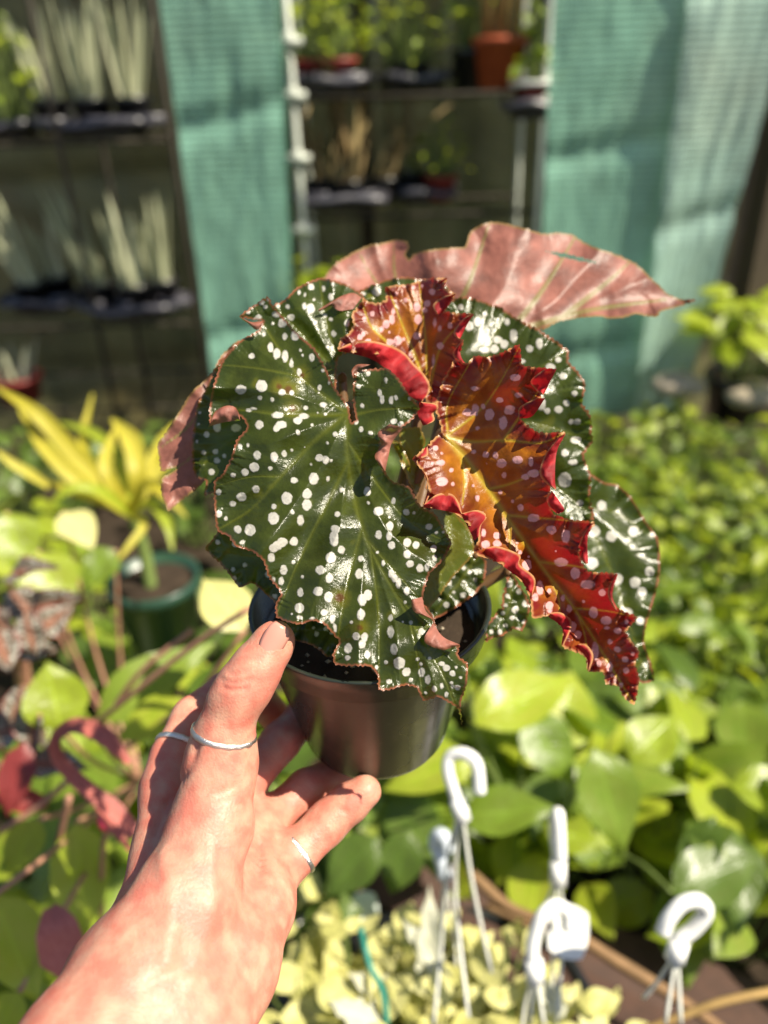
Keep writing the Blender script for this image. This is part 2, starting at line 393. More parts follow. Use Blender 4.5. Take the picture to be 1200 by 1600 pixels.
def bush(name, label, cat, base, n, rad, hgt, tpl, L, group=None, stem='stem_green', up=.55, jit=.5, wide=1.0, droop=.15, inner=.25, stemr=.0016, mixt=None, seed=None):
    g = random.Random(seed if seed is not None else int(base[0] * 7919 + base[1] * 104729 + n))
    base = Vector(base); e = empty(name, base); tag(e, label, cat, group); sm = MB()
    for k in range(n):
        th = k * 2.39996 + g.uniform(-.4, .4); rr_ = rad * math.sqrt(inner ** 2 + (1 - inner ** 2) * (k + .5) / n) * g.uniform(.75, 1.15)
        u = rr_ / rad; z = hgt * (1 - .55 * u * u) * g.uniform(.62, 1.08)
        p = base + Vector((rr_ * math.cos(th), rr_ * math.sin(th), z))
        out = Vector((math.cos(th), math.sin(th), 0)); d = (out * g.uniform(.4, 1) + Vector((g.uniform(-jit, jit), g.uniform(-jit, jit), g.uniform(-droop * 2, .35))))
        d.normalize(); l = L * g.uniform(.65, 1.2)
        nrm = Vector((g.uniform(-jit, jit), g.uniform(-jit, jit) - .15, up + .5)) + out * .25
        tp = tpl if not mixt or g.random() > .35 else mixt
        place_leaf(e, tp[g.randrange(3)], p - d * l * .3, p + d * l * .7, nrm, wide * g.uniform(.85, 1.15))
        a = base + Vector((rr_ * .25 * math.cos(th), rr_ * .25 * math.sin(th), 0)); m = (a * .4 + (p - d * l * .3) * .6) + Vector((0, 0, .12 * hgt))
        sm.tube([a, m, p - d * l * .28], [stemr * 1.5, stemr * 1.2, stemr * .8], 4, False)
    o = sm.build('stems', M[stem], e); return e
def leaf_px(parent, tpl, b, t, w, nrm=None, var=0):     # a leaf given by its base and tip in the photo (px, px, depth) and its width in px
    B, Tt = P(*b), P(*t); L = (Tt - B).length; wid = w * (b[2] + t[2]) / 2 / F_PX
    me = T[tpl][var] if isinstance(tpl, str) else tpl
    bw = max(v.co.x for v in me.vertices) * 2
    mid = (B + Tt) / 2; n = nrm or ((CAM - mid).normalized() * .75 + Vector((.15, 0, .7)))
    return place_leaf(parent, me, B, Tt, n, wid / (bw * L))
def strap(parent, pts, widths, mat, name='leaf', fold=.25, n=6, nx=4):   # long bent leaf along photo points (px, py, depth)
    c = crv([P(*p) for p in pts], n); ws = np.interp(np.linspace(0, 1, len(c)), np.linspace(0, 1, len(widths)), [w * p[2] / F_PX for w, p in zip(widths, pts)])
    b = MB(); uv = []; m = len(c)
    for i in range(m):
        p = Vector(c[i]); t = Vector(c[min(i + 1, m - 1)] - c[max(i - 1, 0)]).normalized(); v = (CAM - p).normalized() * .8 + Vector((0, 0, .5)); s = t.cross(v).normalized(); nn = s.cross(t)
        for k in range(nx + 1):
            q = k / nx * 2 - 1; b.v.append(p + s * q * ws[i] / 2 + nn * abs(q) * fold * ws[i] / 2); uv.append((k / nx, i / (m - 1)))
    for i in range(m - 1):
        for k in range(nx): a = i * (nx + 1) + k; b.face(a, a + 1, a + nx + 2, a + nx + 1)
    me = b.mesh(name, mat); ul = me.uv_layers.new(name='UVMap'); li = np.empty(len(me.loops), np.int32); me.loops.foreach_get('vertex_index', li); ul.data.foreach_set('uv', np.array(uv, np.float32)[li].ravel())
    return link(name, me, parent)
def rod(parent, pts, r0, mat, name='stem', k=6):
    c = crv([P(*p) for p in pts], 6); b = MB(); m = len(c)
    rr_ = r0 if hasattr(r0, '__len__') else [r0, r0]
    b.tube([Vector(x) for x in c], list(np.interp(np.linspace(0, 1, m), np.linspace(0, 1, len(rr_)), rr_)), k); return b.build(name, mat, parent)
def pot(parent, c, r, h, mat, soil=True, rim=None, name='pot'):
    b = MB(); b.lathe([(0, 0), (r * .74, 0), (r * .96, h * .84), (r * 1.04, h * .84), (r * 1.06, h), (r * .97, h), (r * .93, h * .86), (0, h * .86)], 20, c)
    o = b.build(name, mat, parent)
    if rim:
        q_ = MB(); q_.lathe([(r * 1.05, h * .86), (r * 1.1, h * .86), (r * 1.12, h * 1.03), (r * .98, h * 1.03), (r * .97, h * .98)], 20, c); q_.build('rim', rim, o)
    if soil:
        s = MB(); s.lathe([(r * .94, h * .88), (r * .5, h * .93), (.001, h * .92)], 16, c); tag(s.build('soil', M['soil'], o if parent else None), kind='stuff')
    return o

# ------------------------------------------------------------------ plant racks, trays and the potted plants on them
def rack(label, xs, ys, levels, ztop, postmat, shelfmat, rad=.008, joints=None):
    e = empty('plant_rack', (xs[0], ys[0], 0)); tag(e, label, 'rack')
    for x in xs:
        for y in ys:
            b = MB(); b.tube([(x, y, 0), (x, y, ztop)], rad, 8); o = b.build('post', postmat, e)
            if joints and x == xs[0] and y == ys[0]:
                for z in joints:
                    j = MB(); j.tube([(x, y, z - .022), (x, y, z + .022)], rad * 1.55, 10); j.build('joint', M['pipe'], o)
                    j = MB(); j.tube([(x - .03, y - .004, z), (x + .035, y - .004, z)], rad * 1.25, 8); j.build('joint', M['pipe'], o)
    for z in levels:
        for y in ys:
            b = MB(); b.tube([(xs[0], y, z), (xs[-1], y, z)], rad * .7, 6); b.build('rail', shelfmat, e)
        n = int((xs[-1] - xs[0]) / .05)
        b = MB()
        for i in range(n + 1):
            xx = xs[0] + (xs[-1] - xs[0]) * i / n; b.tube([(xx, ys[0], z + .006), (xx, ys[1], z + .006)], .0018, 4)
        b.build('wire_shelf', shelfmat, e)
    return e
ZL1 = at_y(165, 222, 2.32).z; ZL2 = at_y(215, 505, 2.32).z; ZL3 = at_y(40, 640, 2.32).z
xl1 = at_y(292, 380, 2.3).x
rack('dark wire rack of spiky potted plants beside the deep green curtain', (xl1 - .95, xl1 - .3, xl1), (2.3, 2.66), (ZL1, ZL2, ZL3), 2.05, M['dark_metal'], M['dark_metal'])
ZM1 = at_y(620, 150, 2.42).z; ZM2 = at_y(560, 335, 2.42).z
xm0, xm1 = at_y(462, 200, 2.36).x, at_y(842, 300, 2.36).x
rack('rack with pale jointed pipe post holding red and terracotta pots', (xm0, xm1), (2.36, 2.72), (ZM1, ZM2), 2.05, M['pipe'], M['dark_metal'], .009, [at_y(462, v, 2.36).z for v in (65, 150, 248, 360)])
def tray(px, py, y, z, w_, d_, label, cells=2):
    c = at_y(px, py, y); e = empty('carry_tray', (c.x, y, z)); tag(e, label, 'tray', 'black plastic trays on the racks'); b = MB()
    prof = [(.0, .0), (.72, .0), (.8, .035), (1.0, .04), (1.04, .028), (1.05, .03), (1.01, .046), (.76, .04), (.68, .006), (0, .006)]
    K = 28; n0 = len(b.v)
    for r_, zz in prof:
        for j in range(K):
            a = 2 * math.pi * j / K; sq = 1 / max(abs(math.cos(a)), abs(math.sin(a))) ** .55; wob = 1 + .05 * math.sin(a * 6)
            b.v.append((c.x + r_ * w_ / 2 * math.cos(a) * sq * wob, y + r_ * d_ / 2 * math.sin(a) * sq * wob, z + zz + .006 * math.sin(a * 4 + px) * (r_ > .9)))
    for i in range(len(prof) - 1):
        for j in range(K): b.face(n0 + i * K + j, n0 + i * K + (j + 1) % K, n0 + (i + 1) * K + (j + 1) % K, n0 + (i + 1) * K + j)
    b.build('base', M['tray'], e)
    for k in range(cells):
        xx = c.x + (k - (cells - 1) / 2) * w_ * .45; q_ = MB(); q_.lathe([(.052, .03), (.056, .05), (.05, .052), (.046, .03)], 16, (xx, y, z)); q_.build('cell', M['tray'], e)
    return e
def blade_tpl(mat, w=.09, curve=.12):
    b = MB(); uv = []; ny, nx = 8, 4
    for j in range(ny + 1):
        t = j / ny; hw = w / 2 * (1 - .35 * t) * (1 if t < .8 else max(.05, (1 - t) / .2))
        for i in range(nx + 1):
            s = i / nx * 2 - 1; b.v.append((s * hw, t, curve * t * t + .5 * hw * s * s)); uv.append((i / nx, t))
    for j in range(ny):
        for i in range(nx): k = j * (nx + 1) + i; b.face(k, k + 1, k + nx + 2, k + nx + 1)
    me = b.mesh('leaf', mat); ul = me.uv_layers.new(name='UVMap'); li = np.empty(len(me.loops), np.int32); me.loops.foreach_get('vertex_index', li); ul.data.foreach_set('uv', np.array(uv, np.float32)[li].ravel()); return me
BL = [blade_tpl(M['lf_snake'], .085, c) for c in (.05, .12, -.04)]
def spiky(px, py, y, z, h, lean, n, label, r=.052, potmat='black_pot', group='spiky plants on the rack', spread=.22):
    c = at_y(px, py, y); e = empty('snake_plant', (c.x, y, z)); tag(e, label, 'plant', group)
    ph_ = .085; pot(e, (c.x, y, z), r, ph_, M[potmat]); g = random.Random(px * 31 + py)
    for k in range(n):
        a = k * 2.4; rr_ = r * .66 * math.sqrt((k + .5) / n); b0 = Vector((c.x + rr_ * math.cos(a), y + rr_ * math.sin(a), z + ph_ * .88))
        d = Vector((lean + spread * math.cos(a) * g.uniform(.3, 1), spread * math.sin(a) * g.uniform(.3, 1) - .05, 1)).normalized(); l = h * g.uniform(.68, 1.1)
        place_leaf(e, BL[k % 3], b0, b0 + d * l, Vector((math.cos(a + 2), math.sin(a + 2) - 1.2, .1)), g.uniform(.8, 1.2) * .2 / h)
    return e
Y1 = 2.44
tray(5, 185, Y1 + .06, ZL1 + .01, .22, .2, 'black tray under the leafy green pot, upper shelf of dark rack')
tray(163, 205, Y1 - .03, ZL1 + .01, .30, .22, 'long black tray under the spiky plants, upper shelf of dark rack', 3)
spiky(85, 180, Y1, ZL1 + .02, .22, -.12, 12, 'grey green spiky plant leaning away from curtain, upper shelf, end of tray')
spiky(150, 195, Y1 - .03, ZL1 + .02, .24, .06, 13, 'fullest grey green spiky plant in the middle of the upper tray')
spiky(212, 190, Y1 - .02, ZL1 + .02, .27, .1, 11, 'tall thin spiky plant on upper shelf next to the green curtain')
bush('potted_shrub', 'leafy light green potted plant on the upper shelf beside spiky plants', 'plant', (at_y(22, 180, Y1).x, Y1, ZL1 + .04), 46, .11, .27, T['bright'], .05, mixt=T['mid'])
tray(65, 450, Y1 + .06, ZL2 + .01, .25, .2, 'black tray holding two dim spiky plants on lower shelf')
tray(213, 492, Y1 - .05, ZL2 + .01, .29, .22, 'black tray of three bright spiky plants on lower shelf', 3)
spiky(40, 410, Y1 + .02, ZL2 + .02, .27, -.32, 11, 'slanting pale spiky plant at the outer end of lower shelf')
spiky(88, 435, Y1 + .1, ZL2 + .02, .2, -.05, 9, 'short dim spiky plant set back on lower shelf')
spiky(160, 468, Y1 - .02, ZL2 + .02, .29, -.28, 15, 'brightest spiky plant, slanting strongly, on lower shelf', spread=.14)
spiky(215, 480, Y1 - .06, ZL2 + .02, .26, -.02, 15, 'upright bright spiky plant in the middle of lower tray', spread=.15)
spiky(258, 470, Y1, ZL2 + .02, .25, .02, 13, 'upright bright spiky plant on lower shelf next to curtain edge', spread=.15)
spiky(35, 625, Y1 - .05, ZL3 + .005, .12, .0, 9, 'stubby plant in a red pot on the bottom shelf', potmat='red_pot', r=.075, spread=.5)
Y2 = 2.52
tray(512, 135, Y2 - .04, ZM1 + .01, .24, .2, 'black tray beneath two red pots on the pale pipe rack')
tray(645, 115, Y2 + .06, ZM1 + .01, .24, .2, 'black tray with a bushy plant between red pots and black pot')
def potted(px, py, y, z, potmat, r, h, label, n, rad, hgt, tpl, L, rim=None, **kw):
    c = at_y(px, py, y); e = bush('potted_plant', label, 'plant', (c.x, y, z), n, rad, hgt + h, tpl, L, **kw)
    pot(e, (c.x, y, z), r, h, M[potmat], rim=M[rim] if rim else None); return e
potted(484, 120, Y2 - .03, ZM1 + .02, 'red_pot', .055, .075, 'bushy green plant in red pot beside the pale pipe post', 42, .12, .2, T['smallb'], .045, mixt=T['mid'])
potted(528, 125, Y2 - .04, ZM1 + .02, 'red_pot', .055, .075, 'bushy green plant in red pot, second from the pale pipe post', 42, .12, .2, T['mid'], .045, mixt=T['smallb'])
potted(640, 105, Y2 + .02, ZM1 + .02, 'black_pot', .06, .06, 'yellow green bushy plant in a low dark pot on the middle tray', 60, .14, .2, T['smallb'], .04, mixt=T['mid'])
potted(735, 112, Y2 - .02, ZM1 + .008, 'black_pot', .055, .1, 'slender leafy plant in a black pot next to the terracotta pot', 26, .07, .32, T['mid'], .06, mixt=T['smallb'])
c = at_y(780, 120, Y2 - .06); e = empty('cane_plant', (c.x, Y2 - .06, ZM1 + .008)); tag(e, 'terracotta pot of upright straw coloured canes on the rack', 'plant'); pot(e, tuple(e.location), .075, .125, M['terracotta'])
g = random.Random(5)
for k in range(16):
    a = k * 2.4; r_ = .05 * math.sqrt((k + .5) / 16); b0 = e.location + Vector((r_ * math.cos(a), r_ * math.sin(a), .11)); b = MB()
    tp = b0 + Vector((g.uniform(-.05, .05), g.uniform(-.04, .04), g.uniform(.3, .5))); b.tube([b0, (b0 + tp) / 2 + Vector((g.uniform(-.01, .01), 0, 0)), tp], [.005, .0045, .003], 6); b.build('cane', M['cane'], e)
z3 = at_y(832, 185, 2.4).z
tray(832, 180, 2.4, z3, .17, .16, 'small dark tray under the white rimmed red pot', 1)
potted(832, 175, 2.4, z3 + .01, 'red_pot', .06, .08, 'small upright plant in a red pot with a white rim', 22, .05, .2, T['mid'], .06, rim='white_plastic', up=.1)
tray(535, 325, Y2 - .03, ZM2 + .01, .28, .22, 'black tray of dry stemmed pots, lower shelf of pale pipe rack')
tray(662, 300, Y2 + .05, ZM2 + .01, .2, .2, 'black tray under the little green bush in red pot, lower shelf')
def dry(px, py, y, n, h, label, bend):
    c = at_y(px, py, y); e = empty('dry_plant', (c.x, y, ZM2 + .02)); tag(e, label, 'plant', 'dry stemmed plants'); pot(e, tuple(e.location), .05, .07, M['black_pot']); g = random.Random(px)
    for k in range(n):
        a = k * 2.4; b0 = e.location + Vector((.03 * math.cos(a), .03 * math.sin(a), .06)); l = h * g.uniform(.6, 1.1)
        d = Vector((bend + g.uniform(-.35, .35), g.uniform(-.3, .3), 1)).normalized(); me = T['dry'][k % 3]
        place_leaf(e, me, b0, b0 + d * l, Vector((math.cos(a), -1.3, .4)), .35)
T['dry'] = tset(M['lf_dry'], w=.2, droop=.3)
dry(500, 305, Y2, 8, .28, 'thin brown dry plant closest to the pale pipe post', -.1); dry(545, 315, Y2 - .05, 12, .33, 'fullest brown dry plant in the tray middle', .05); dry(600, 300, Y2, 8, .27, 'arching brown dry plant beside the little green bush', .45)
potted(688, 290, Y2, ZM2 + .02, 'red_pot', .05, .07, 'little green bush in a small red pot on lower shelf', 44, .09, .17, T['smallb'], .038, mixt=T['mid'])
potted(640, 295, Y2 + .06, ZM2 + .02, 'black_pot', .055, .08, 'sparse plant in a black pot behind the little green bush', 12, .06, .13, T['mid'], .04)
for px, py, lb in ((560, 420, 'low yellow green plant at the rack foot behind the pink leaf'), (700, 430, 'low yellowing plant at the foot of the rack, centre'), (478, 420, 'low pale plant at the foot of the pale pipe post')):
    c = at_y(px, py, 2.3); bush('low_plant', lb, 'plant', (c.x, 2.3, c.z - .14), 20, .1, .17, T['smallb'], .08)

# ------------------------------------------------------------------ plants in the bed, right side
G1 = 'small leaved plants massed along the bed'
rs = [(960, 655), (1060, 640), (1165, 655), (925, 720), (1015, 725), (1110, 715), (1200, 745), (965, 800), (1060, 800), (1150, 820), (1230, 880), (1010, 880), (1105, 905), (1190, 960), (950, 930), (1050, 980)]
for i, (px, py) in enumerate(rs):
    c = at_z(px, py, .76); k = 70 if py < 800 else 56
    bush('leafy_plant', ('mid green', 'lime green', 'dark green')[i % 3] + (' small leaved plant at the foot of the net curtains' if py < 700 else ' small leaved plant in the dense mass beyond the spotted leaf' if py < 860 else ' small leaved plant next to the broad leaves'), 'plant', (c.x, c.y, .53), k, .15, .25, T[('small', 'smallb', 'thin')[i % 3]], .05 if py < 850 else .062, G1, mixt=T[('smallb', 'small', 'smallb')[i % 3]], jit=1.1, up=.3)
G2 = 'broad leaved plants beside the hanging baskets'
rb_ = [(790, 1030), (900, 1060), (1010, 1060), (1130, 1060), (1220, 1120), (840, 1140), (960, 1160), (1080, 1170), (1180, 1230), (740, 1150), (870, 1190), (1060, 1225), (1200, 1290), (640, 1180), (560, 1150), (700, 960)]
for i, (px, py) in enumerate(rb_):
    c = at_z(px, py, .77)
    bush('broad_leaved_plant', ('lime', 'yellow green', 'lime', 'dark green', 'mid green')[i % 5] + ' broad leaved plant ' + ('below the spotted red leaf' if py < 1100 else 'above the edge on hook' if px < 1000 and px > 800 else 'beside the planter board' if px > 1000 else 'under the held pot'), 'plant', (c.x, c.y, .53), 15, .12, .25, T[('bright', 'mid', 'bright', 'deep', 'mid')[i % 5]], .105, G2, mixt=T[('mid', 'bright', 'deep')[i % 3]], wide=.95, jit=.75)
c = at_y(1165, 560, 1.95)
e = bush('leafy_plant', 'bright lime leaved plant in a dark pot by the timber post', 'plant', (c.x, 1.95, c.z - .1), 34, .15, .33, T['bright'], .1, mixt=T['smallb'])
pot(e, (c.x, 1.95, c.z - .16), .09, .12, M['black_pot'])
def stone(px, py, y, r, label):
    c = at_y(px, py, y); b = MB(); K, Nn = 14, 8
    for i in range(Nn + 1):
        for j in range(K):
            a = 2 * math.pi * j / K; f = math.pi * i / Nn; v = Vector((math.sin(f) * math.cos(a), math.sin(f) * math.sin(a) * .8, math.cos(f) * .42)); b.v.append(c + v * r * (1 + .25 * noise.noise(v * 2 + c)))
    for i in range(Nn):
        for j in range(K): b.face(i * K + j, (i + 1) * K + j, (i + 1) * K + (j + 1) % K, i * K + (j + 1) % K)
    tag(b.build('stone', M['stone']), label, 'stone')
stone(1062, 600, 1.92, .07, 'pale rounded stone at the foot of the pale net curtain'); stone(1180, 615, 1.88, .08, 'pale rough stone below the lime leaved plant')

# individual broad leaves that read clearly
e = empty('broad_leaved_plant', at_z(820, 1150, .53)); tag(e, 'plant with a few large lime leaves hanging below the red leaf tip', 'plant')
leaf_px(e, 'bright', (735, 1130, .80), (905, 1040, .84), 95); leaf_px(e, 'bright', (745, 1185, .78), (598, 1222, .76), 72); leaf_px(e, 'mid', (720, 1275, .78), (868, 1258, .76), 78, var=2)
leaf_px(e, 'bright', (725, 1050, .74), (778, 890, .72), 62, var=2); leaf_px(e, 'mid', (930, 1170, .84), (985, 1335, .80), 100); leaf_px(e, 'deep', (1050, 1395, .82), (1185, 1340, .84), 92, var=2)
leaf_px(e, 'mid', (820, 1120, .88), (905, 1210, .84), 88, var=1); leaf_px(e, 'bright', (985, 1190, .84), (1060, 1110, .86), 80)
for a, b_ in (((735, 1130, .80), (790, 1250, .9)), ((745, 1185, .78), (790, 1250, .9)), ((725, 1050, .74), (760, 1250, .88)), ((720, 1275, .78), (780, 1290, .9)), ((930, 1170, .84), (880, 1270, .92)), ((1050, 1395, .82), (960, 1330, .92)), ((985, 1190, .84), (930, 1270, .92)), ((820, 1120, .88), (810, 1260, .94))):
    rod(e, [a, ((a[0] + b_[0]) / 2, (a[1] + b_[1]) / 2 - 10, (a[2] + b_[2]) / 2), b_], .0022, M['stem_green'])
e = empty('shade_leaved_plant', at_z(540, 1360, .53)); tag(e, 'dark green leaved plant in shade below the fingers', 'plant')
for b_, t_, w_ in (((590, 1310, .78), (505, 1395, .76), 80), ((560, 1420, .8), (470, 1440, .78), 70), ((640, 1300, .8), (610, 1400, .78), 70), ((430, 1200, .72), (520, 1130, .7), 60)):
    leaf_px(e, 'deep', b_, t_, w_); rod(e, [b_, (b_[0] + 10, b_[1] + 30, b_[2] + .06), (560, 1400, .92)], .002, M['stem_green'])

# brown planter boards and twigs
e = empty('planter_box', at_z(900, 1450, .55)); tag(e, 'dark brown timber planter board lying behind the hanging baskets', 'planter')
def board(a, b_, c_, d_, th=.018):
    q_ = [P(*x) for x in (a, b_, c_, d_)]; n = (q_[1] - q_[0]).cross(q_[3] - q_[0]).normalized() * th; b = MB(); b.v = q_ + [x + n for x in q_]
    for f in ((0, 1, 2, 3), (7, 6, 5, 4), (0, 4, 5, 1), (1, 5, 6, 2), (2, 6, 7, 3), (3, 7, 4, 0)): b.face(*f)
    b.build('board', M['brown_board'], e, False)
board((545, 1290, .93), (1260, 1560, .90), (1260, 1680, .82), (560, 1400, .88)); board((700, 1410, .86), (1260, 1688, .80), (1260, 1780, .74), (700, 1480, .80))
tw = empty('fallen_twig', P(900, 1480, .76)); tag(tw, 'brown woody branch lying across the planter board', 'branch')
rod(tw, [(735, 1365, .80), (800, 1420, .78), (880, 1450, .76), (960, 1500, .75), (1050, 1555, .74), (1130, 1610, .73)], [.006, .005, .0065, .005], M['twig'], 'branch'); rod(tw, [(760, 1415, .79), (830, 1445, .77), (900, 1462, .76)], [.004, .003], M['twig'], 'branch')
tw = empty('dry_stick', P(1100, 1580, .66)); tag(tw, 'thin golden brown stick beneath the white hook beside the planter board', 'stick'); rod(tw, [(1000, 1612, .68), (1060, 1590, .67), (1130, 1565, .66), (1230, 1545, .65)], [.003, .004], M['cane'], 'stick')

# hanging baskets: pale trailing plants, white hooks and their strands
G3 = 'pale succulent plants in the hanging baskets'
pl = [(470, 1455, 0), (545, 1500, 0), (480, 1560, 0), (600, 1570, 0), (660, 1490, 0), (725, 1545, 0), (790, 1515, 0), (820, 1590, 0), (890, 1600, 0), (680, 1610, 0)]
for i, (px, py, _) in enumerate(pl):
    c = at_z(px, py, .80); bush('succulent_plant', 'pale yellow green succulent ' + ('touching the heel of the hand', 'behind the green stake', 'below the heel of the hand', 'in front of the green stake', 'between the bluish hook and the green stake', 'between the strands of the widest hook', 'behind the hook beside the pale disc', 'in front of the hook beside the pale disc', 'under the fallen branch', 'in front of the woolly grey leaves')[i], 'plant', (c.x, c.y, .68), 32, .075, .13, T['pale'], .036, G3, up=.3, jit=.8, mixt=T['pale'], stemr=.001)
c = at_z(660, 1560, .66); b = MB()
for px, py, r_, lb in ((540, 1530, .10, 'dark hanging basket under the pale succulents by the green stake'), (760, 1560, .11, 'dark hanging basket under the pale succulents by the twin hooks')):
    c = at_z(px, py, .70); o = MB(); o.lathe([(0, 0), (r_ * .7, 0), (r_, .12), (r_ * 1.05, .125), (r_ * 1.04, .135), (r_ * .96, .13), (r_ * .93, .11), (0, .105)], 28, (c.x, c.y, .54)); tag(o.build('hanging_basket', M['black_pot']), lb, 'basket')
def hook(label, pts, r, strands, mat='white_plastic', collar=None):
    e = empty('pot_hanger', P(*pts[0])); tag(e, label, 'hanger', 'white plastic pot hangers')
    c = crv([P(*p) for p in pts], 7); b = MB(); b.tube([Vector(x) for x in c], [r * (1 if k > 2 else 1.05) for k in range(len(c))], 10); b.build('hook', M[mat], e)
    for s in strands:
        c = crv([P(*p) for p in s], 5); b = MB(); b.tube([Vector(x) for x in c], .0016, 6); b.build('strand', M['clear_wire'], e)
    if collar:
        a, z_ = P(*collar[0]), P(*collar[1]); b = MB(); b.tube([a, z_], r * 1.35, 10); b.build('collar', M[mat], e)
dk = .62
hook('white hook with the widest loop, standing beneath the pot', [(722, 1275, dk), (712, 1245, dk), (700, 1205, dk), (704, 1182, dk), (726, 1178, dk - .005), (745, 1195, dk - .008), (750, 1240, dk - .01)], .0050,
     [[(718, 1270, dk), (700, 1340, dk + .02), (690, 1470, dk + .04), (678, 1600, dk + .02)], [(722, 1270, dk), (738, 1380, dk), (768, 1520, dk)], [(716, 1270, dk), (712, 1400, dk + .02), (732, 1590, dk - .02)]], collar=((714, 1248, dk), (724, 1282, dk)))
hook('slim white hook seen edge on above the planter board', [(872, 1372, .66), (872, 1340, .66), (867, 1300, .66), (868, 1276, .65), (872, 1272, .635), (874, 1300, .63), (876, 1345, .628)], .0052,
     [[(872, 1372, .66), (866, 1430, .66), (862, 1560, .66)], [(873, 1372, .66), (880, 1450, .67), (870, 1600, .65)], [(871, 1372, .66), (850, 1420, .67), (838, 1470, .68)]], collar=((872, 1345, .66), (872, 1382, .66)))
hook('white hook beside the pale disc, its loop turned away', [(836, 1525, .6), (832, 1490, .6), (836, 1460, .6), (848, 1430, .6), (868, 1415, .605), (885, 1425, .61), (888, 1450, .612)], .0055,
     [[(836, 1525, .6), (828, 1600, .6)], [(838, 1525, .6), (850, 1600, .59)], [(834, 1525, .6), (822, 1560, .61), (815, 1610, .61)]], collar=((834, 1500, .6), (836, 1532, .6)))
hook('white hook with open loop over the dark brown board', [(1056, 1488, .58), (1060, 1470, .58), (1085, 1450, .578), (1103, 1425, .575), (1092, 1408, .572), (1066, 1412, .572), (1045, 1435, .572), (1036, 1458, .573)], .0058,
     [[(1056, 1490, .58), (1030, 1530, .59), (1005, 1560, .6)], [(1056, 1490, .58), (1040, 1600, .57)], [(1058, 1490, .58), (1064, 1600, .57)]], collar=((1062, 1470, .58), (1054, 1500, .58)))
hook('bluish grey hook half hidden behind the widest white hook', [(696, 1372, .74), (690, 1345, .74), (680, 1318, .74), (684, 1305, .735), (694, 1308, .73), (700, 1330, .73)], .0066, [[(696, 1372, .74), (680, 1480, .76), (660, 1600, .74)], [(697, 1372, .74), (712, 1480, .74), (715, 1600, .72)]], 'grey_plastic')
def disc(px, py, d, r, mat, label, cat, nm):
    c = P(px, py, d); n = (CAM - c).normalized(); a = n.cross(Vector((0, 0, 1))).normalized(); b_ = a.cross(n); m = MB(); K = 24
    for zz in (0, .002):
        for j in range(K):
            w_ = 2 * math.pi * j / K; sq = 1 / max(abs(math.cos(w_)), abs(math.sin(w_))) ** .45; m.v.append(c + (a * math.cos(w_) * .8 + b_ * math.sin(w_)) * r * sq + n * zz)
    m.face(*range(K, 2 * K)); m.face(*list(range(K))[::-1])
    for j in range(K): m.face(j, (j + 1) % K, K + (j + 1) % K, K + j)
    tag(m.build(nm, M[mat], None, False), label, cat)
disc(888, 1455, .66, .021, 'white_plastic', 'pale round plastic disc behind the slim edge on hook', 'disc', 'plastic_disc')
disc(570, 1422, .82, .018, 'tagp', 'pale squarish plant tag among the dark leaves', 'tag', 'plant_tag'); disc(725, 1490, .80, .016, 'tagp', 'pale tag half sunk among the succulents between hooks', 'tag', 'plant_tag')
e = empty('plant_stake', P(595, 1540, .66)); tag(e, 'thin bent green plastic stake among pale succulents', 'stake'); rod(e, [(563, 1450, .67), (570, 1480, .67), (580, 1515, .66), (592, 1535, .66), (600, 1558, .66), (604, 1600, .66)], .0028, M['stake'], 'rod')
e = empty('silver_leaved_plant', P(650, 1520, .70)); tag(e, 'pale grey woolly leaved plant between the succulents and white hooks', 'plant')
for b_, t_, w_ in (((668, 1560, .7), (675, 1400, .7), 46), ((640, 1580, .7), (560, 1520, .68), 50), ((600, 1610, .66), (520, 1560, .66), 50), ((700, 1540, .7), (640, 1440, .7), 38), ((880, 1590, .66), (840, 1520, .66), 40)): leaf_px(e, 'grey', b_, t_, w_)

# ------------------------------------------------------------------ left side of the bed
e = empty('yellow_strap_plant', at_z(235, 930, .56)); tag(e, 'bright yellow strap leaved plant in a dark green pot', 'plant')
ye = M['lf_yellow']
strap(e, [(205, 800, 1.05), (120, 715, 1.02), (60, 650, 1.0), (-5, 605, 1.0)], [17.3, 28.8, 24.5, 4.3], ye, fold=.45); strap(e, [(195, 800, 1.05), (130, 760, 1.0), (70, 700, 1.0), (30, 640, 1.03)], [15.8, 25.9, 21.6, 3.6], ye, fold=.45)
strap(e, [(200, 790, 1.08), (150, 740, 1.1), (130, 690, 1.15), (145, 615, 1.2)], [10.1, 14.4, 15.8, 2.9], ye, fold=.45); strap(e, [(210, 790, 1.08), (215, 740, 1.06), (205, 690, 1.08), (175, 655, 1.1)], [14.4, 28.8, 31.7, 5.8], ye, fold=.45)
strap(e, [(205, 800, 1.03), (230, 760, 1.0), (255, 770, .98), (292, 808, .98)], [18.7, 21.6, 18.7, 3.6], ye, fold=.45); strap(e, [(200, 800, 1.06), (178, 760, 1.04), (165, 720, 1.04), (185, 660, 1.1)], [13.0, 21.6, 21.6, 3.6], ye, fold=.45)
strap(e, [(205, 805, 1.04), (225, 820, 1.0), (205, 850, .98), (180, 880, .97)], [15.8, 13.0, 11.5, 3.6], ye, fold=.45); strap(e, [(75, 760, 1.0), (45, 740, .98), (20, 725, .97), (-5, 705, .97)], [10.1, 17.3, 14.4, 5.8], ye, fold=.45); strap(e, [(200, 800, 1.06), (120, 770, 1.05), (70, 755, 1.0)], [11.5, 15.8, 10.1], ye, fold=.45)
strap(e, [(205, 800, 1.08), (235, 730, 1.12), (255, 690, 1.16), (275, 660, 1.2)], [13.0, 18.7, 17.3, 2.9], ye, fold=.45)
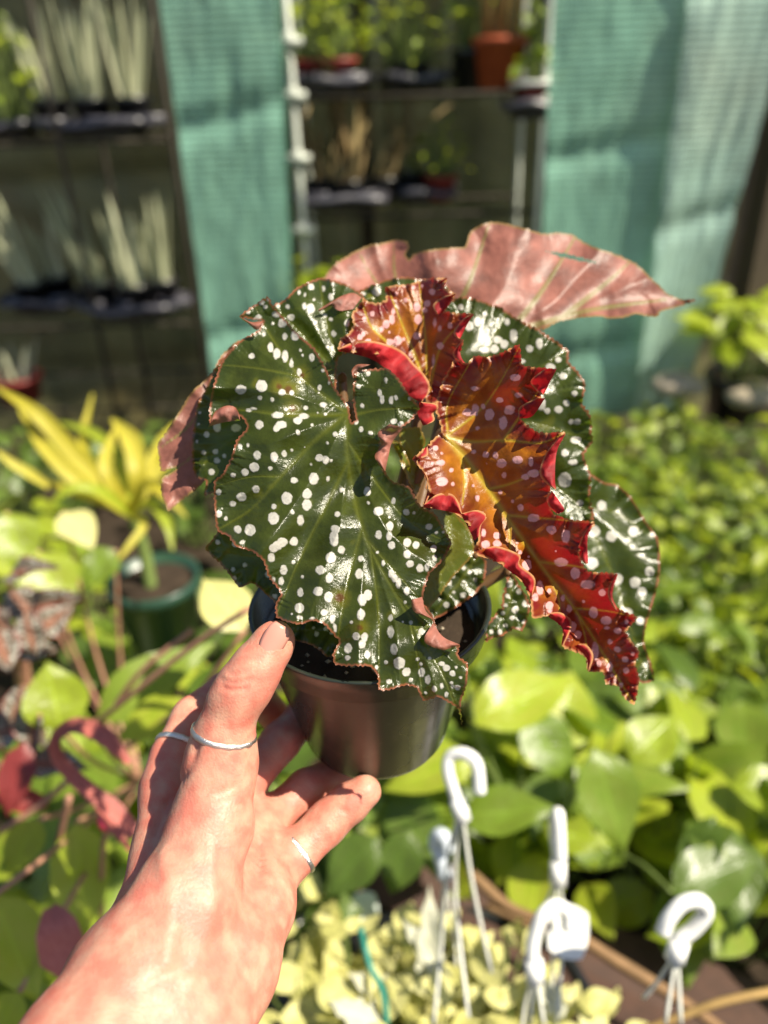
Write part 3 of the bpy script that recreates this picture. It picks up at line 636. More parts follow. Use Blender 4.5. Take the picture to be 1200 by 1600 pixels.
for q_, w_ in (([(205, 805, 1.04), (160, 770, 1.0), (110, 765, .98), (70, 800, .98)], [12, 20, 16, 4]), ([(210, 800, 1.06), (250, 735, 1.08), (290, 715, 1.08), (310, 740, 1.06)], [12, 18, 16, 4]), ([(205, 800, 1.05), (190, 730, 1.1), (150, 680, 1.14), (95, 660, 1.16)], [12, 20, 18, 4]), ([(208, 800, 1.05), (240, 790, 1.0), (262, 820, .98), (270, 860, .97)], [12, 20, 16, 4])): strap(e, q_, w_, M['lf_bright'] if w_[1] == 20 else ye, fold=.45)
rod(e, [(205, 800, 1.05), (225, 860, 1.08), (238, 930, 1.1)], [.008, .01], M['stem_green'])
c = P(240, 905, 1.1); pot(e, (c.x, c.y, c.z - .12), .062, .125, M['green_pot'])
G4 = 'bright leaved plants low on the left of the bed'
for i, (px, py, k, t_, L) in enumerate([(20, 790, 16, 'bright', .09), (80, 850, 16, 'bright', .08), (150, 900, 16, 'mid', .07), (20, 900, 14, 'bright', .09), (180, 990, 14, 'mid', .09), (250, 1030, 14, 'bright', .1), (340, 1010, 12, 'mid', .09), (110, 1080, 14, 'bright', .09), (240, 1120, 12, 'mid', .1), (60, 1290, 12, 'bright', .1), (150, 1330, 12, 'mid', .11),
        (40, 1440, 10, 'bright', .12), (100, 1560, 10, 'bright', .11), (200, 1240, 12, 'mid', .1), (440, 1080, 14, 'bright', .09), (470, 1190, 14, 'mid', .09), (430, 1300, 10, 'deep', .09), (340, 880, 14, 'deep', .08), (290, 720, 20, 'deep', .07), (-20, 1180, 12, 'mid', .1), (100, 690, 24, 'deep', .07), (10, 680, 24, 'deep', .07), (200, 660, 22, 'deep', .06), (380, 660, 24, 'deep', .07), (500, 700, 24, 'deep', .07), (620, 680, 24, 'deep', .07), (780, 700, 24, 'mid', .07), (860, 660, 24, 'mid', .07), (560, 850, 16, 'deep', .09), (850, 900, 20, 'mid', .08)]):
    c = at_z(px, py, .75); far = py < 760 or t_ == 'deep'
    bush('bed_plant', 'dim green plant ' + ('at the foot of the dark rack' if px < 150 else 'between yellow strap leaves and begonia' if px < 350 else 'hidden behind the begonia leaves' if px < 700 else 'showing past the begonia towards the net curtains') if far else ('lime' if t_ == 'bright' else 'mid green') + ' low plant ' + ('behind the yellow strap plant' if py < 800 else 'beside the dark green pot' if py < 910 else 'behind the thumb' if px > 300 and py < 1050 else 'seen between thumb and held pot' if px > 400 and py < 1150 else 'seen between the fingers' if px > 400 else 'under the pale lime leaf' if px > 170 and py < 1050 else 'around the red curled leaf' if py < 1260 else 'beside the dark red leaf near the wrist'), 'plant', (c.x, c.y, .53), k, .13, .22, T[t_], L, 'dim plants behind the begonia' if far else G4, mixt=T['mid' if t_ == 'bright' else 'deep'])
e = empty('heart_leaved_plant', P(250, 1200, .95)); tag(e, 'plant with large lime heart shaped leaves around the red curled leaf', 'plant')
for tp, b_, t_, w_, v in (('pale', (382, 985, .66), (318, 898, .68), 84, 0), ('bright', (95, 1140, .72), (75, 1035, .72), 100, 2), ('mid', (150, 1125, .74), (320, 995, .76), 84, 0), ('bright', (290, 1095, .72), (175, 1150, .7), 66, 0), ('bright', (62, 1280, .68), (5, 1368, .66), 62, 0),
                          ('bright', (118, 1285, .70), (135, 1470, .68), 88, 2), ('bright', (-10, 1400, .60), (60, 1565, .58), 95, 2), ('mid', (180, 860, .95), (130, 905, .92), 58, 0), ('pale', (100, 800, .95), (145, 850, .92), 60, 0), ('bright', (30, 1550, .58), (-10, 1620, .57), 60, 0), ('bright', (60, 860, .9), (100, 960, .88), 90, 2), ('bright', (10, 800, .9), (40, 890, .88), 80, 0), ('bright', (395, 1010, .7), (340, 1060, .68), 46, 0)):
    leaf_px(e, tp, b_, t_, w_, var=v); rod(e, [b_, ((b_[0] + 200) / 2, (b_[1] + 1200) / 2 + 20, b_[2] + .08), (220, 1220, 1.0)], .0022, M['stem_pink'])
for q_ in ([(390, 950, .62), (300, 1010, .66), (200, 1090, .70), (150, 1130, .74)], [(300, 985, .70), (220, 1050, .72), (160, 1130, .76)], [(300, 1090, .68), (240, 1140, .72), (180, 1180, .76)]): rod(e, q_, .0026, M['stem_pink'])
# silver and red begonias
t = NT('silver_begonia'); uv = t.n('ShaderNodeTexCoord').outputs['UV']; sx = t.n('ShaderNodeSeparateXYZ'); t.l(uv, sx.inputs[0]); u = t.math('ABSOLUTE', t.math('SUBTRACT', sx.outputs[0], .5))
vo = t.n('ShaderNodeTexVoronoi'); vo.inputs['Scale'].default_value = 11; t.l(uv, vo.inputs['Vector'])
band = t.ramp(u, .05, .2); base = t.mix(t.ramp(vo.outputs['Distance'], .3, .5), (.5, .5, .44), (.12, .10, .07)); base = t.mix(band, (.22, .09, .05), base); base = t.mix(t.ramp(u, .42, .48), base, (.25, .06, .05))
p_ = t.principled(Base_Color=base, Roughness=.3); t.l(t.bump(vo.outputs['Distance'], .8, .004), p_.inputs['Normal']); M['silver_begonia'] = t.done(p_.outputs[0]); T['silver'] = tset(M['silver_begonia'], w=.8, wav=.06, ny=9, nx=6)
e = empty('silver_begonia_plant', P(60, 1080, .85)); tag(e, 'begonia with silver speckled and rusty red leaves beside the lime leaves', 'plant')
g = random.Random(9)
for k in range(16):
    px, py = (20 + g.uniform(-35, 95), 905 + g.uniform(0, 140)) if k < 9 else (g.uniform(-15, 75), 1070 + g.uniform(0, 130)); dd = .80 - (py - 900) * .0003
    a = g.uniform(-.9, 2.6); dd += g.uniform(-.05, .05); b_ = (px, py, dd); t_ = (px + 66 * math.cos(a), py + 66 * math.sin(a), dd + g.uniform(-.04, .02))
    leaf_px(e, 'silver', b_, t_, g.uniform(44, 60), var=k % 3, nrm=Vector((g.uniform(-.6, .6), -.5 + g.uniform(-.3, .3), .8))); rod(e, [b_, (30, b_[1] + 60, .9), (60, 1130, 1.0)], .0018, M['stem_pink'])
for b_, t_, w_ in (((40, 1160, .70), (5, 1280, .68), 54), ((75, 1260, .72), (-10, 1240, .70), 40)): leaf_px(e, 'red', b_, t_, w_)
e = empty('curled_leaf_plant', P(190, 1340, .80)); tag(e, 'plant with a red leaf curling over in a spiral and a pink bud', 'plant')
t = NT('red_leaf_satin'); uv = t.n('ShaderNodeTexCoord').outputs['UV']; nz = t.noise(9, 4, uv); p_ = t.principled(Base_Color=t.mix(nz, (.34, .06, .045), (.6, .2, .16)), Roughness=.4); t.l(t.bump(t.noise(30, 3, uv), .6, .003), p_.inputs['Normal']); rs_ = t.done(p_.outputs[0])
strap(e, [(212, 1305, .60), (180, 1268, .60), (149, 1245, .60), (112, 1212, .60), (90, 1182, .595), (92, 1152, .59), (122, 1136, .585), (166, 1155, .58), (202, 1192, .58)], [24, 26, 26, 22, 20, 20, 25, 28, 10], rs_, fold=.7, n=7)
strap(e, [(150, 1250, .62), (175, 1290, .62), (205, 1330, .62)], [12, 18, 6], rs_, fold=.5); rod(e, [(168, 1283, .65), (160, 1340, .68), (158, 1440, .74)], [.002, .003], M['stem_pink']); rod(e, [(108, 1245, .66), (92, 1320, .70), (85, 1390, .74)], .003, M['stem_pink']); rod(e, [(0, 1300, .7), (60, 1260, .69), (112, 1215, .67)], .003, M['stem_pink'])
strap(e, [(78, 1418, .58), (88, 1450, .57), (98, 1485, .57), (112, 1520, .57)], [20, 60, 70, 30], rs_, fold=.3)
b = MB(); c = P(168, 1283, .645); K = 12
for i in range(9):
    f = math.pi * i / 8
    for j in range(K): a = 2 * math.pi * j / K; b.v.append(c + Vector((math.sin(f) * math.cos(a) * .0085, math.sin(f) * math.sin(a) * .008, math.cos(f) * .0085 * (1.15 if i < 3 else 1))))
for i in range(8):
    for j in range(K): b.face(i * K + j, (i + 1) * K + j, (i + 1) * K + (j + 1) % K, i * K + (j + 1) % K)
M['bud'] = plain('pink_bud', (.65, .05, .1), .4, .4, .1, 200, .1); b.build('bud', M['bud'], e)
# ------------------------------------------------------------------ the held begonia: leaves traced as outlines, bent in depth
def cc(ox, oy, s, pts): return [(ox + p[0] / s, oy + p[1] / s, *[q / s for q in p[2:]]) for p in pts]
def tps(ctrl):
    c = np.array(ctrl, float); X = c[:, :2] / 100; n = len(X)
    def U(r2): return np.where(r2 > 1e-12, r2 * np.log(r2 + 1e-12), 0)
    K = U(((X[:, None] - X[None]) ** 2).sum(-1)) + np.eye(n) * .02
    A = np.zeros((n + 3, n + 3)); A[:n, :n] = K; A[:n, n] = 1; A[:n, n + 1:] = X; A[n:, :n] = A[:n, n:].T
    w = np.linalg.solve(A, np.concatenate([c[:, 2], np.zeros(3)]))
    def f(q):
        q = np.asarray(q, float) / 100
        return U(((q[:, None] - X[None]) ** 2).sum(-1)) @ w[:n] + w[n] + q @ w[n + 1:]
    return f
def seg_dist(pts, poly):             # distance of each point to a polyline, and position along it
    a = poly[:-1]; b = poly[1:]; ab = b - a; L2 = (ab ** 2).sum(1) + 1e-9
    best = np.full(len(pts), 1e9); pos = np.zeros(len(pts))
    for i in range(len(a)):
        t = np.clip(((pts - a[i]) @ ab[i]) / L2[i], 0, 1)
        d = np.hypot(*(pts - (a[i] + t[:, None] * ab[i])).T)
        m = d < best; best[m] = d[m]; pos[m] = (i + t[m]) / len(a)
    return best, pos
def inside(pts, poly):
    x, y = pts.T; r = np.zeros(len(pts), bool); n = len(poly); j = n - 1
    for i in range(n):
        xi, yi = poly[i]; xj, yj = poly[j]
        c = ((yi > y) != (yj > y)) & (x < (xj - xi) * (y - yi) / (yj - yi + 1e-12) + xi); r ^= c; j = i
    return r
def resample(poly, step, closed=True):
    p = np.array(poly, float)
    if closed: p = np.vstack([p, p[:1]])
    L = np.concatenate([[0], np.cumsum(np.hypot(*np.diff(p, axis=0).T))]); n = max(2, int(L[-1] / step))
    s = np.linspace(0, L[-1], n + (0 if closed else 1), endpoint=not closed)
    return np.stack([np.interp(s, L, p[:, 0]), np.interp(s, L, p[:, 1])], 1)
def rounded(poly, n=4, ten=.5):
    p = np.array(poly, float); N = len(p); out = []
    for i in range(N):
        a, b, c, d = p[i - 1], p[i], p[(i + 1) % N], p[(i + 2) % N]
        m1 = ten * (c - a) / 2; m2 = ten * (d - b) / 2
        lim = np.hypot(*(c - b))
        for m in (m1, m2):
            L = np.hypot(*m)
            if L > lim: m *= lim / L
        for k in range(n):
            t = k / n
            out.append((2 * t**3 - 3 * t**2 + 1) * b + (t**3 - 2 * t**2 + t) * m1 + (-2 * t**3 + 3 * t**2) * c + (t**3 - t**2) * m2)
    return np.array(out)
def rand_spots(poly, n, rmin, rmax, seed):
    g = np.random.default_rng(seed); p = np.array(poly); out = []
    lo, hi = p[:, :2].min(0), p[:, :2].max(0); tries = 0
    while len(out) < n and tries < n * 60:
        tries += 1; q = lo + g.random(2) * (hi - lo)
        if not inside(q[None], p[:, :2])[0]: continue
        r_ = rmin + (rmax - rmin) * g.random() ** 1.6
        if all(math.hypot(q[0] - o[0], q[1] - o[1]) > (r_ + o[2]) * 1.05 + 3 for o in out): out.append((*q, r_, r_ * g.uniform(.8, 1.25)))
    return out

def begonia_leaf(parent, outline, ctrl, mat, veins=(), spots=(), curls=(), quilt=.0035, qw=24, ruffle=.0022, rfreq=34, step=3.6,
                 flip=False, serr=1.0, label=None, seed=0, hole=None, scars=(), lumk=.9, lumf=55.):
    g = np.random.default_rng(seed)
    b = resample(rounded(outline), step)
    nb = len(b); tan = np.roll(b, -1, 0) - np.roll(b, 1, 0); nor = np.stack([tan[:, 1], -tan[:, 0]], 1); nor /= np.hypot(*nor.T)[:, None] + 1e-9
    sw = np.sin(np.arange(nb) * step / 8.5 * 2 * np.pi + g.random() * 6) * .7 + g.normal(0, .5, nb)
    b = b + nor * (serr * sw)[:, None]
    lo, hi = b.min(0), b.max(0)
    gx, gy = np.meshgrid(np.arange(lo[0], hi[0], step), np.arange(lo[1], hi[1], step * .866))
    gx = gx + (np.arange(gx.shape[0]) % 2)[:, None] * step / 2
    q = np.stack([gx.ravel(), gy.ravel()], 1) + g.normal(0, .25, (gx.size, 2))
    q = q[inside(q, b)]
    dm = np.full(len(q), 1e9)
    for i in range(0, nb, 40): dm = np.minimum(dm, np.sqrt(((q[:, None] - b[None, i:i + 40]) ** 2).sum(-1)).min(1))
    q = q[dm > step * .55]
    allp = np.vstack([b, q])
    vs_, es_, fs_, *_ = delaunay_2d_cdt([Vector(p) for p in allp], [(i, (i + 1) % nb) for i in range(nb)], [], 1, 1e-5)
    v2 = np.array([tuple(v) for v in vs_]); fs_ = [tuple(f) for f in fs_]
    if hole is not None:
        h = np.array(hole); fs_ = [f for f in fs_ if not inside(v2[list(f)].mean(0)[None], h)[0]]
    ed, epos = seg_dist(v2, np.vstack([b, b[:1]]))
    depth = tps(ctrl)
    vd = np.full(len(v2), 1e9); vein = np.zeros(len(v2))
    for vl in veins:
        w = vl[0]; d, pos = seg_dist(v2, np.array(crv(vl[1], 6)))
        ww = w * (1 - .72 * pos); vein = np.maximum(vein, np.clip(1 - d / (ww + .01), 0, 1) if False else np.exp(-(d / (ww * .75)) ** 2)); vd = np.minimum(vd, d)
    def lift(p, ed, epos, vd):
        qd = quilt * (1 - np.exp(-(vd / qw) ** 2)) if len(veins) else 0
        per = nb * step
        rf = ruffle * np.exp(-ed / 16) * (np.sin(epos * per / rfreq * 2 * np.pi + seed) + .5 * np.sin(epos * per / rfreq * 3.3 * np.pi + 1.7 * seed))
        lum = np.array([noise.noise(Vector((x / lumf, y / lumf, seed * 3.1))) for x, y in p]) * quilt * lumk
        return qd + rf + lum
    dz = depth(v2) - lift(v2, ed, epos, vd)
    sp = np.full(len(v2), 30.)
    for s in spots:
        rx = s[2] * .95; ry = (s[3] if len(s) > 3 else s[2]) * .95
        e = np.hypot((v2[:, 0] - s[0]) / rx, (v2[:, 1] - s[1]) / ry)
        sp = np.minimum(sp, (e - 1) * min(rx, ry))
    sr = np.full(len(v2), 30.)
    for x_, y_, r_ in scars: sr = np.minimum(sr, np.hypot(v2[:, 0] - x_, v2[:, 1] - y_) - r_)
    co = Pn(v2[:, 0], v2[:, 1], dz)
    faces = []
    for f in fs_:
        a_, b_, c_ = (v2[k] for k in f[:3])
        ccw = (b_[0] - a_[0]) * (c_[1] - a_[1]) - (b_[1] - a_[1]) * (c_[0] - a_[0]) > 0   # px y runs down
        faces.append(f[::-1] if ccw != flip else f)
    V = [tuple(c) for c in co]; A = [vein, ed, sp, sr]; UVp = [v2]
    # rolled margins: a strip that leaves the silhouette, bulges to the viewer's side and ends in the free edge
    for cu in curls:
        o = np.array(cu[0]); i_ = np.array(cu[1]); h = cu[2] if len(cu) > 2 else .004
        n = max(10, int(np.hypot(*np.diff(i_, axis=0).T).sum() / 3.2)); K = 9
        oo = np.array(crv(o, 10)); ii = np.array(crv(i_, 10))
        def rs(p):
            L = np.concatenate([[0], np.cumsum(np.hypot(*np.diff(p, axis=0).T))]); s = np.linspace(0, L[-1], n)
            return np.stack([np.interp(s, L, p[:, 0]), np.interp(s, L, p[:, 1])], 1)
        oo, ii = rs(oo), rs(ii); base = len(V); wl = np.hypot(*(oo - ii).T)
        do, di = depth(oo), depth(ii)
        al = np.linspace(0, 1, n) * np.hypot(*np.diff(ii, axis=0).T).sum()
        wv = h * (.30 * np.sin(al / 13. + seed) + .22 * np.sin(al / 6.1 + 2 * seed)) * np.clip(wl / 14, .15, 1)
        for k in range(K):
            t = k / (K - 1)
            pp = oo * (1 - t) + ii * t
            dd = do * (1 - t) + di * t - quilt * .6 - (h * .8 + wv * (.4 + .9 * t)) * np.sin(t * math.pi * .72) - .0006 - h * .24 * np.array([noise.noise(Vector((x / 7, y / 7, seed))) for x, y in pp]) * min(1, 3 * t)
            w = Pn(pp[:, 0], pp[:, 1], dd); V += [tuple(x) for x in w]
            A[0] = np.concatenate([A[0], np.clip(np.sin(al / 7.5 + 1.3 * np.sin(al / 23.)), 0, 1) ** 8 * .6]); A[1] = np.concatenate([A[1], np.minimum(wl, wl * (1 - t) ) * 0 + np.maximum(wl * (1 - t), 0)]); A[2] = np.concatenate([A[2], np.full(n, 30.)]); A[3] = np.concatenate([A[3], np.full(n, 30.)])
            UVp.append(pp)
        # orientation: the side the viewer sees is the underside
        s2 = (oo[min(n - 1, n // 2 + 1)] - oo[n // 2]); cr = s2[0] * (ii[n // 2] - oo[n // 2])[1] - s2[1] * (ii[n // 2] - oo[n // 2])[0]
        for k in range(K - 1):
            for j in range(n - 1):
                a_, b_, c_, d_ = base + k * n + j, base + k * n + j + 1, base + (k + 1) * n + j + 1, base + (k + 1) * n + j
                faces.append((a_, b_, c_, d_) if (cr > 0) else (d_, c_, b_, a_))
    me = bpy.data.meshes.new('leaf'); me.from_pydata(V, [], faces)
    me.polygons.foreach_set('use_smooth', [True] * len(faces)); me.materials.append(mat)
    for nm, val in zip(('vein', 'edge', 'spot', 'scar'), A):
        at = me.attributes.new(nm, 'FLOAT', 'POINT'); at.data.foreach_set('value', np.asarray(val, np.float32))
    uvp = np.vstack(UVp) / 100; ul = me.uv_layers.new(name='UVMap')
    li = np.empty(len(me.loops), np.int32); me.loops.foreach_get('vertex_index', li)
    ul.data.foreach_set('uv', uvp[li].astype(np.float32).ravel())
    me.update()
    o = link('leaf', me, parent)
    if label: o['label'] = label
    return o, depth

GREEN = dict(c=(.042, .054, .008), cedge=(.034, .050, .010), vein=(.115, .13, .014), spot=(.68, .65, .58), under=(.36, .13, .10), trans=(.16, .26, .015), rimc=(.3, .09, .05))
MG = begonia_mat('begonia_green', **GREEN, blotch=(.10, .105, .010), vk=.6)
MR = begonia_mat('begonia_red', (.36, .13, .006), (.16, .012, .010), (.5, .36, .03), (.80, .43, .43), (.40, .009, .014), (.36, .006, .012), (.55, .3, .12), tf=.36, rough=.36, erng=54)  # crimson towards the margins: young-leaf pigment, spread to paint the shaded half's deep red
MP = begonia_mat('begonia_pink_underside', (.03, .06, .02), (.03, .06, .02), (.12, .16, .03), (.6, .6, .5), (.30, .115, .085), (.40, .12, .06), (.22, .15, .04), tf=.3, rough=.12, undervein=(.20, .19, .05), fine=False)
MO = begonia_mat('begonia_olive', (.10, .11, .014), (.09, .12, .014), (.2, .22, .03), (.5, .5, .35), (.2, .15, .04), (.35, .36, .02), (.25, .15, .03), tf=.4, fine=False)

POT_TOP = P(578, 942, .343)
bego = empty('begonia_plant', POT_TOP)
tag(bego, 'begonia with white spotted dark green and red ruffled leaves in the held pot', 'plant')

# --- big front leaf
L1 = [(553, 590), (560, 579), (603, 575), (622, 590), (640, 618), (656, 637), (645, 655), (626, 669), (607, 668), (596, 690), (594, 718), (604, 740),
      (614, 752), (641, 761), (650, 781), (661, 793), (680, 803), (694, 826), (706, 849), (692, 876), (672, 896), (662, 926), (662, 942), (676, 962), (684, 985), (700, 1002),
      (718, 1008), (716, 1025), (731, 1037), (729, 1071), (720, 1098), (722, 1133), (716, 1108), (702, 1098), (684, 1089), (661, 1095), (652, 1075), (632, 1071), (604, 1079), (591, 1077), (590, 1056),
      (578, 1041), (549, 1041), (523, 1038), (520, 1022), (530, 1002), (520, 991), (508, 977), (488, 970), (465, 976), (433, 965), (430, 946), (438, 926), (420, 903),
      (411, 876), (392, 861), (369, 855), (357, 838), (340, 830), (336, 807), (334, 753), (346, 742), (361, 715), (369, 688), (386, 668), (378, 652), (360, 650), (330, 664), (327, 640),
      (331, 612), (345, 566), (373, 533), (401, 518), (411, 502), (396, 500), (374, 494), (391, 481), (418, 463), (428, 480), (446, 500), (468, 524), (490, 543), (508, 573), (522, 604), (536, 622),
      (545, 637), (549, 660), (556, 655), (551, 625)]
D1 = [(543, 645, .318), (545, 720, .313), (568, 830, .306), (620, 930, .300), (690, 1050, .295), (722, 1130, .295), (335, 760, .316), (345, 830, .311), (432, 960, .300), (522, 1035, .294), (600, 1075, .293),
      (410, 880, .305), (450, 740, .309), (375, 640, .318), (330, 650, .322), (345, 566, .328), (418, 465, .335), (400, 510, .332), (470, 588, .322), (500, 545, .329), (706, 849, .305), (655, 780, .310),
      (600, 700, .313), (656, 637, .310), (603, 577, .318), (556, 580, .322), (660, 930, .302), (718, 1010, .297)]
V1 = [(8, [(543, 642), (545, 720), (568, 830), (620, 930), (690, 1050), (722, 1132)]),
      (6, [(541, 648), (490, 690), (439, 744), (393, 795), (340, 828)]), (5, [(545, 720), (510, 790), (470, 870), (432, 962)]), (4.5, [(566, 825), (540, 925), (523, 1035)]),
      (4.5, [(580, 860), (592, 960), (592, 1075)]), (5, [(544, 690), (595, 762), (640, 815), (704, 849)]), (4, [(575, 845), (615, 890), (655, 935)]), (4, [(620, 930), (665, 975), (714, 1010)]),
      (5, [(542, 645), (470, 588), (420, 520), (400, 480)]), (5, [(541, 648), (450, 648), (375, 640), (332, 645)]), (4, [(548, 650), (590, 640), (650, 637)]), (3.5, [(640, 965), (655, 1040), (660, 1092)]),
      (3, [(439, 744), (390, 745), (336, 760)]), (3, [(470, 588), (400, 575), (345, 570)])]
S1 = cc(320, 630, 5.4545, [(445, 443, 34, 40), (592, 460, 34, 46), (676, 430, 23, 30), (742, 403, 14), (420, 545, 44), (342, 588, 34), (240, 612, 23, 20), (558, 556, 20), (300, 368, 20, 26), (366, 360, 15, 19), (435, 733, 34),
     (312, 800, 45, 38), (238, 857, 33, 26), (117, 757, 26), (760, 658, 33, 28), (927, 645, 45, 52), (872, 773, 42, 45), (870, 867, 42, 50), (1050, 643, 16, 22), (975, 465, 35, 33), (1030, 483, 30, 38), (907, 520, 14, 12), (1077, 490, 12),
     (697, 810, 50, 56), (590, 880, 25), (585, 980, 50, 55), (748, 928, 20), (815, 1000, 30, 46), (280, 1075, 35), (385, 1080, 50, 52), (180, 985, 20), (118, 945, 32), (1130, 945, 26), (1110, 1075, 40), (1100, 1140, 40, 50),
     (760, 1180, 36, 40), (318, 1185, 25, 20), (622, 100, 52, 28), (650, 183, 50, 35), (610, 215, 30, 30), (792, 148, 40, 32), (845, 110, 45, 26), (690, 52, 18), (862, 40, 22, 16), (915, 187, 15), (793, 247, 20, 25), (465, 185, 36, 40),
     (375, 60, 27, 15), (412, 46, 25, 15), (1010, 15, 30, 20), (1110, 263, 24, 20), (1045, 337, 14), (1165, 740, 20), (1028, 93, 14), (960, 83, 11)])
S1 += cc(400, 840, 5.4545, [(225, 40, 46, 44), (185, 65, 46, 42), (150, 90, 42, 40), (325, 30, 35), (130, 172, 32, 40), (320, 212, 18), (235, 277, 34, 42), (215, 370, 25, 36), (148, 357, 17, 25), (395, 332, 14), (665, 30, 40, 45), (728, 103, 32, 38),
     (638, 172, 46, 50), (545, 277, 42, 42), (627, 347, 34, 46), (705, 322, 12), (378, 467, 28, 40), (527, 460, 46, 40), (617, 507, 38, 50), (370, 600, 42, 45), (370, 680, 28, 20), (482, 690, 22, 16), (580, 638, 32, 30), (650, 692, 27, 38),
     (673, 767, 17, 34), (893, 180, 26), (880, 310, 36, 44), (905, 530, 40, 55), (955, 490, 38, 48), (895, 657, 36, 53), (815, 723, 15), (853, 842, 34, 36), (925, 850, 32, 38), (905, 910, 32, 40), (953, 995, 26, 35), (785, 945, 35, 45),
     (780, 1025, 25, 22), (1027, 1107, 15, 20), (1105, 1060, 16), (885, 1055, 16, 10)])
S1 += cc(540, 740, 4, [(135, 112, 24, 30), (142, 183, 10), (205, 235, 33, 30), (300, 170, 14, 22), (380, 240, 22), (428, 246, 10), (278, 327, 23, 30), (205, 383, 22, 30), (272, 393, 20, 30), (287, 448, 24, 26), (385, 430, 26, 30),
     (441, 447, 22, 24), (385, 503, 26, 28), (402, 565, 26, 22), (465, 592, 24, 28), (508, 587, 16, 25), (550, 468, 21, 24), (556, 527, 15, 20), (521, 332, 24, 20), (567, 368, 11), (612, 364, 9), (197, 492, 10), (235, 560, 12, 18),
     (285, 625, 20, 30), (307, 655, 20, 30), (330, 685, 20, 30), (380, 735, 18, 26), (373, 803, 10), (280, 902, 15, 22), (281, 988, 23, 38), (302, 1097, 24, 38), (410, 932, 13), (475, 988, 22, 24), (450, 1160, 12), (470, 1190, 12),
     (528, 1155, 12), (600, 1187, 20, 16), (630, 1215, 24, 22), (668, 1248, 20), (690, 1212, 10), (335, 1185, 38, 40), (380, 1240, 28), (475, 1243, 22, 30), (513, 1288, 20, 28), (555, 1347, 16, 22), (600, 1327, 12, 20), (630, 1382, 12, 18),
     (660, 1307, 11), (670, 1333, 12), (700, 1337, 18), (718, 1275, 12, 9), (408, 1290, 14), (500, 1370, 10), (252, 1180, 12), (270, 1300, 18)])
S1 += cc(360, 430, 5.4545, [(340, 615, 28, 42), (395, 670, 32, 46), (465, 690, 30, 50), (180, 690, 26), (282, 500, 16, 25), (442, 410, 40, 40), (390, 335, 35, 28), (462, 523, 24, 30), (553, 515, 40, 46), (693, 703, 24, 34), (816, 765, 22, 38),
     (788, 813, 16), (597, 640, 14), (615, 682, 12), (760, 957, 20, 25), (840, 915, 12, 20), (585, 825, 22, 30), (520, 750, 18, 38), (240, 360, 30, 24), (265, 235, 28, 24), (300, 270, 20), (208, 257, 12), (318, 207, 12, 20), (150, 318, 16, 20),
     (200, 376, 15), (360, 412, 12), (90, 975, 50, 42), (265, 945, 50, 55), (250, 1045, 22), (440, 1000, 34, 30), (525, 1003, 24), (355, 1060, 16, 20), (790, 1105, 30, 24), (642, 1130, 22, 18)])
S1 += cc(520, 420, 4.615, [(255, 753, 17, 20), (383, 805, 14, 20), (185, 847, 18, 20), (337, 893, 17, 25), (355, 945, 18, 30), (420, 947, 18, 30), (455, 930, 15, 22), (213, 988, 14, 18), (555, 935, 14), (440, 1100, 26, 22), (492, 1125, 24, 26),
     (170, 1105, 16, 20), (205, 1158, 18, 22), (270, 1185, 18), (550, 1103, 12, 20)])
C1 = [(cc(300, 600, 2.609, [(860, 180), (815, 240), (800, 300), (788, 355)]), cc(300, 600, 2.609, [(805, 163), (757, 200), (772, 245), (745, 292), (762, 330), (786, 356)]), .005),
      (cc(540, 740, 4, [(478, 770), (497, 850), (543, 905)]), cc(540, 740, 4, [(408, 790), (425, 860), (485, 888), (541, 912)]), .004),
      (cc(540, 740, 4, [(545, 935), (610, 1020), (712, 1068)]), cc(540, 740, 4, [(492, 1020), (502, 1062), (600, 1102), (655, 1090), (712, 1074)]), .004),
      (cc(320, 630, 5.4545, [(32, 200), (170, 162), (298, 148)]), cc(320, 630, 5.4545, [(45, 170), (90, 70), (180, 22), (255, 32), (290, 85), (302, 145)]), .004),
      (cc(360, 430, 5.4545, [(78, 358), (150, 412), (225, 470), (268, 425)]), cc(360, 430, 5.4545, [(80, 352), (170, 398), (235, 395), (280, 388)]), .002),
      (cc(520, 420, 4.615, [(150, 795), (165, 770), (215, 715)]), cc(520, 420, 4.615, [(140, 770), (133, 740), (175, 690), (270, 690)]), .003)]
leaf1, d1 = begonia_leaf(bego, L1, D1, MG, V1, S1, C1, seed=1, scars=((436, 604, 4), (450, 609, 6), (457, 638, 5), (531, 934, 7), (562, 981, 4.5), (472, 586, 4)), quilt=.0062, qw=36, lumk=1.25, lumf=80, ruffle=.0011, rfreq=58, label='large dark green front leaf with white spots', step=1.9)

# --- red and orange leaf
L2 = [(668, 695), (690, 672), (680, 640), (690, 600), (712, 560), (728, 568), (742, 556), (766, 557), (790, 548), (812, 538), (816, 570), (842, 574), (868, 577), (852, 600), (846, 620), (828, 640), (814, 655), (842, 676), (884, 675), (870, 702),
      (856, 732), (860, 757), (862, 800), (893, 812), (930, 816), (914, 840), (905, 867), (919, 893), (965, 896), (955, 922), (961, 948), (996, 964), (978, 988), (999, 1018), (993, 1036), (999, 1063), (991, 1102), (973, 1087),
      (965, 1072), (946, 1069), (942, 1050), (918, 1049), (914, 1026), (878, 1010), (880, 982), (859, 963), (832, 966), (829, 938), (817, 911), (782, 881), (740, 864), (748, 838), (721, 809), (700, 796), (662, 791), (670, 765), (660, 736),
      (644, 717), (664, 700)]
D2 = [(703, 690, .316), (760, 770, .312), (830, 880, .302), (900, 970, .291), (990, 1098, .275), (665, 785, .302), (650, 720, .306), (742, 850, .291), (830, 955, .281), (915, 1040, .275), (885, 678, .290), (860, 745, .288), (930, 816, .275),
      (965, 896, .268), (997, 965, .266), (999, 1040, .269), (812, 540, .299), (868, 577, .288), (740, 560, .312), (690, 620, .321), (780, 640, .314)]
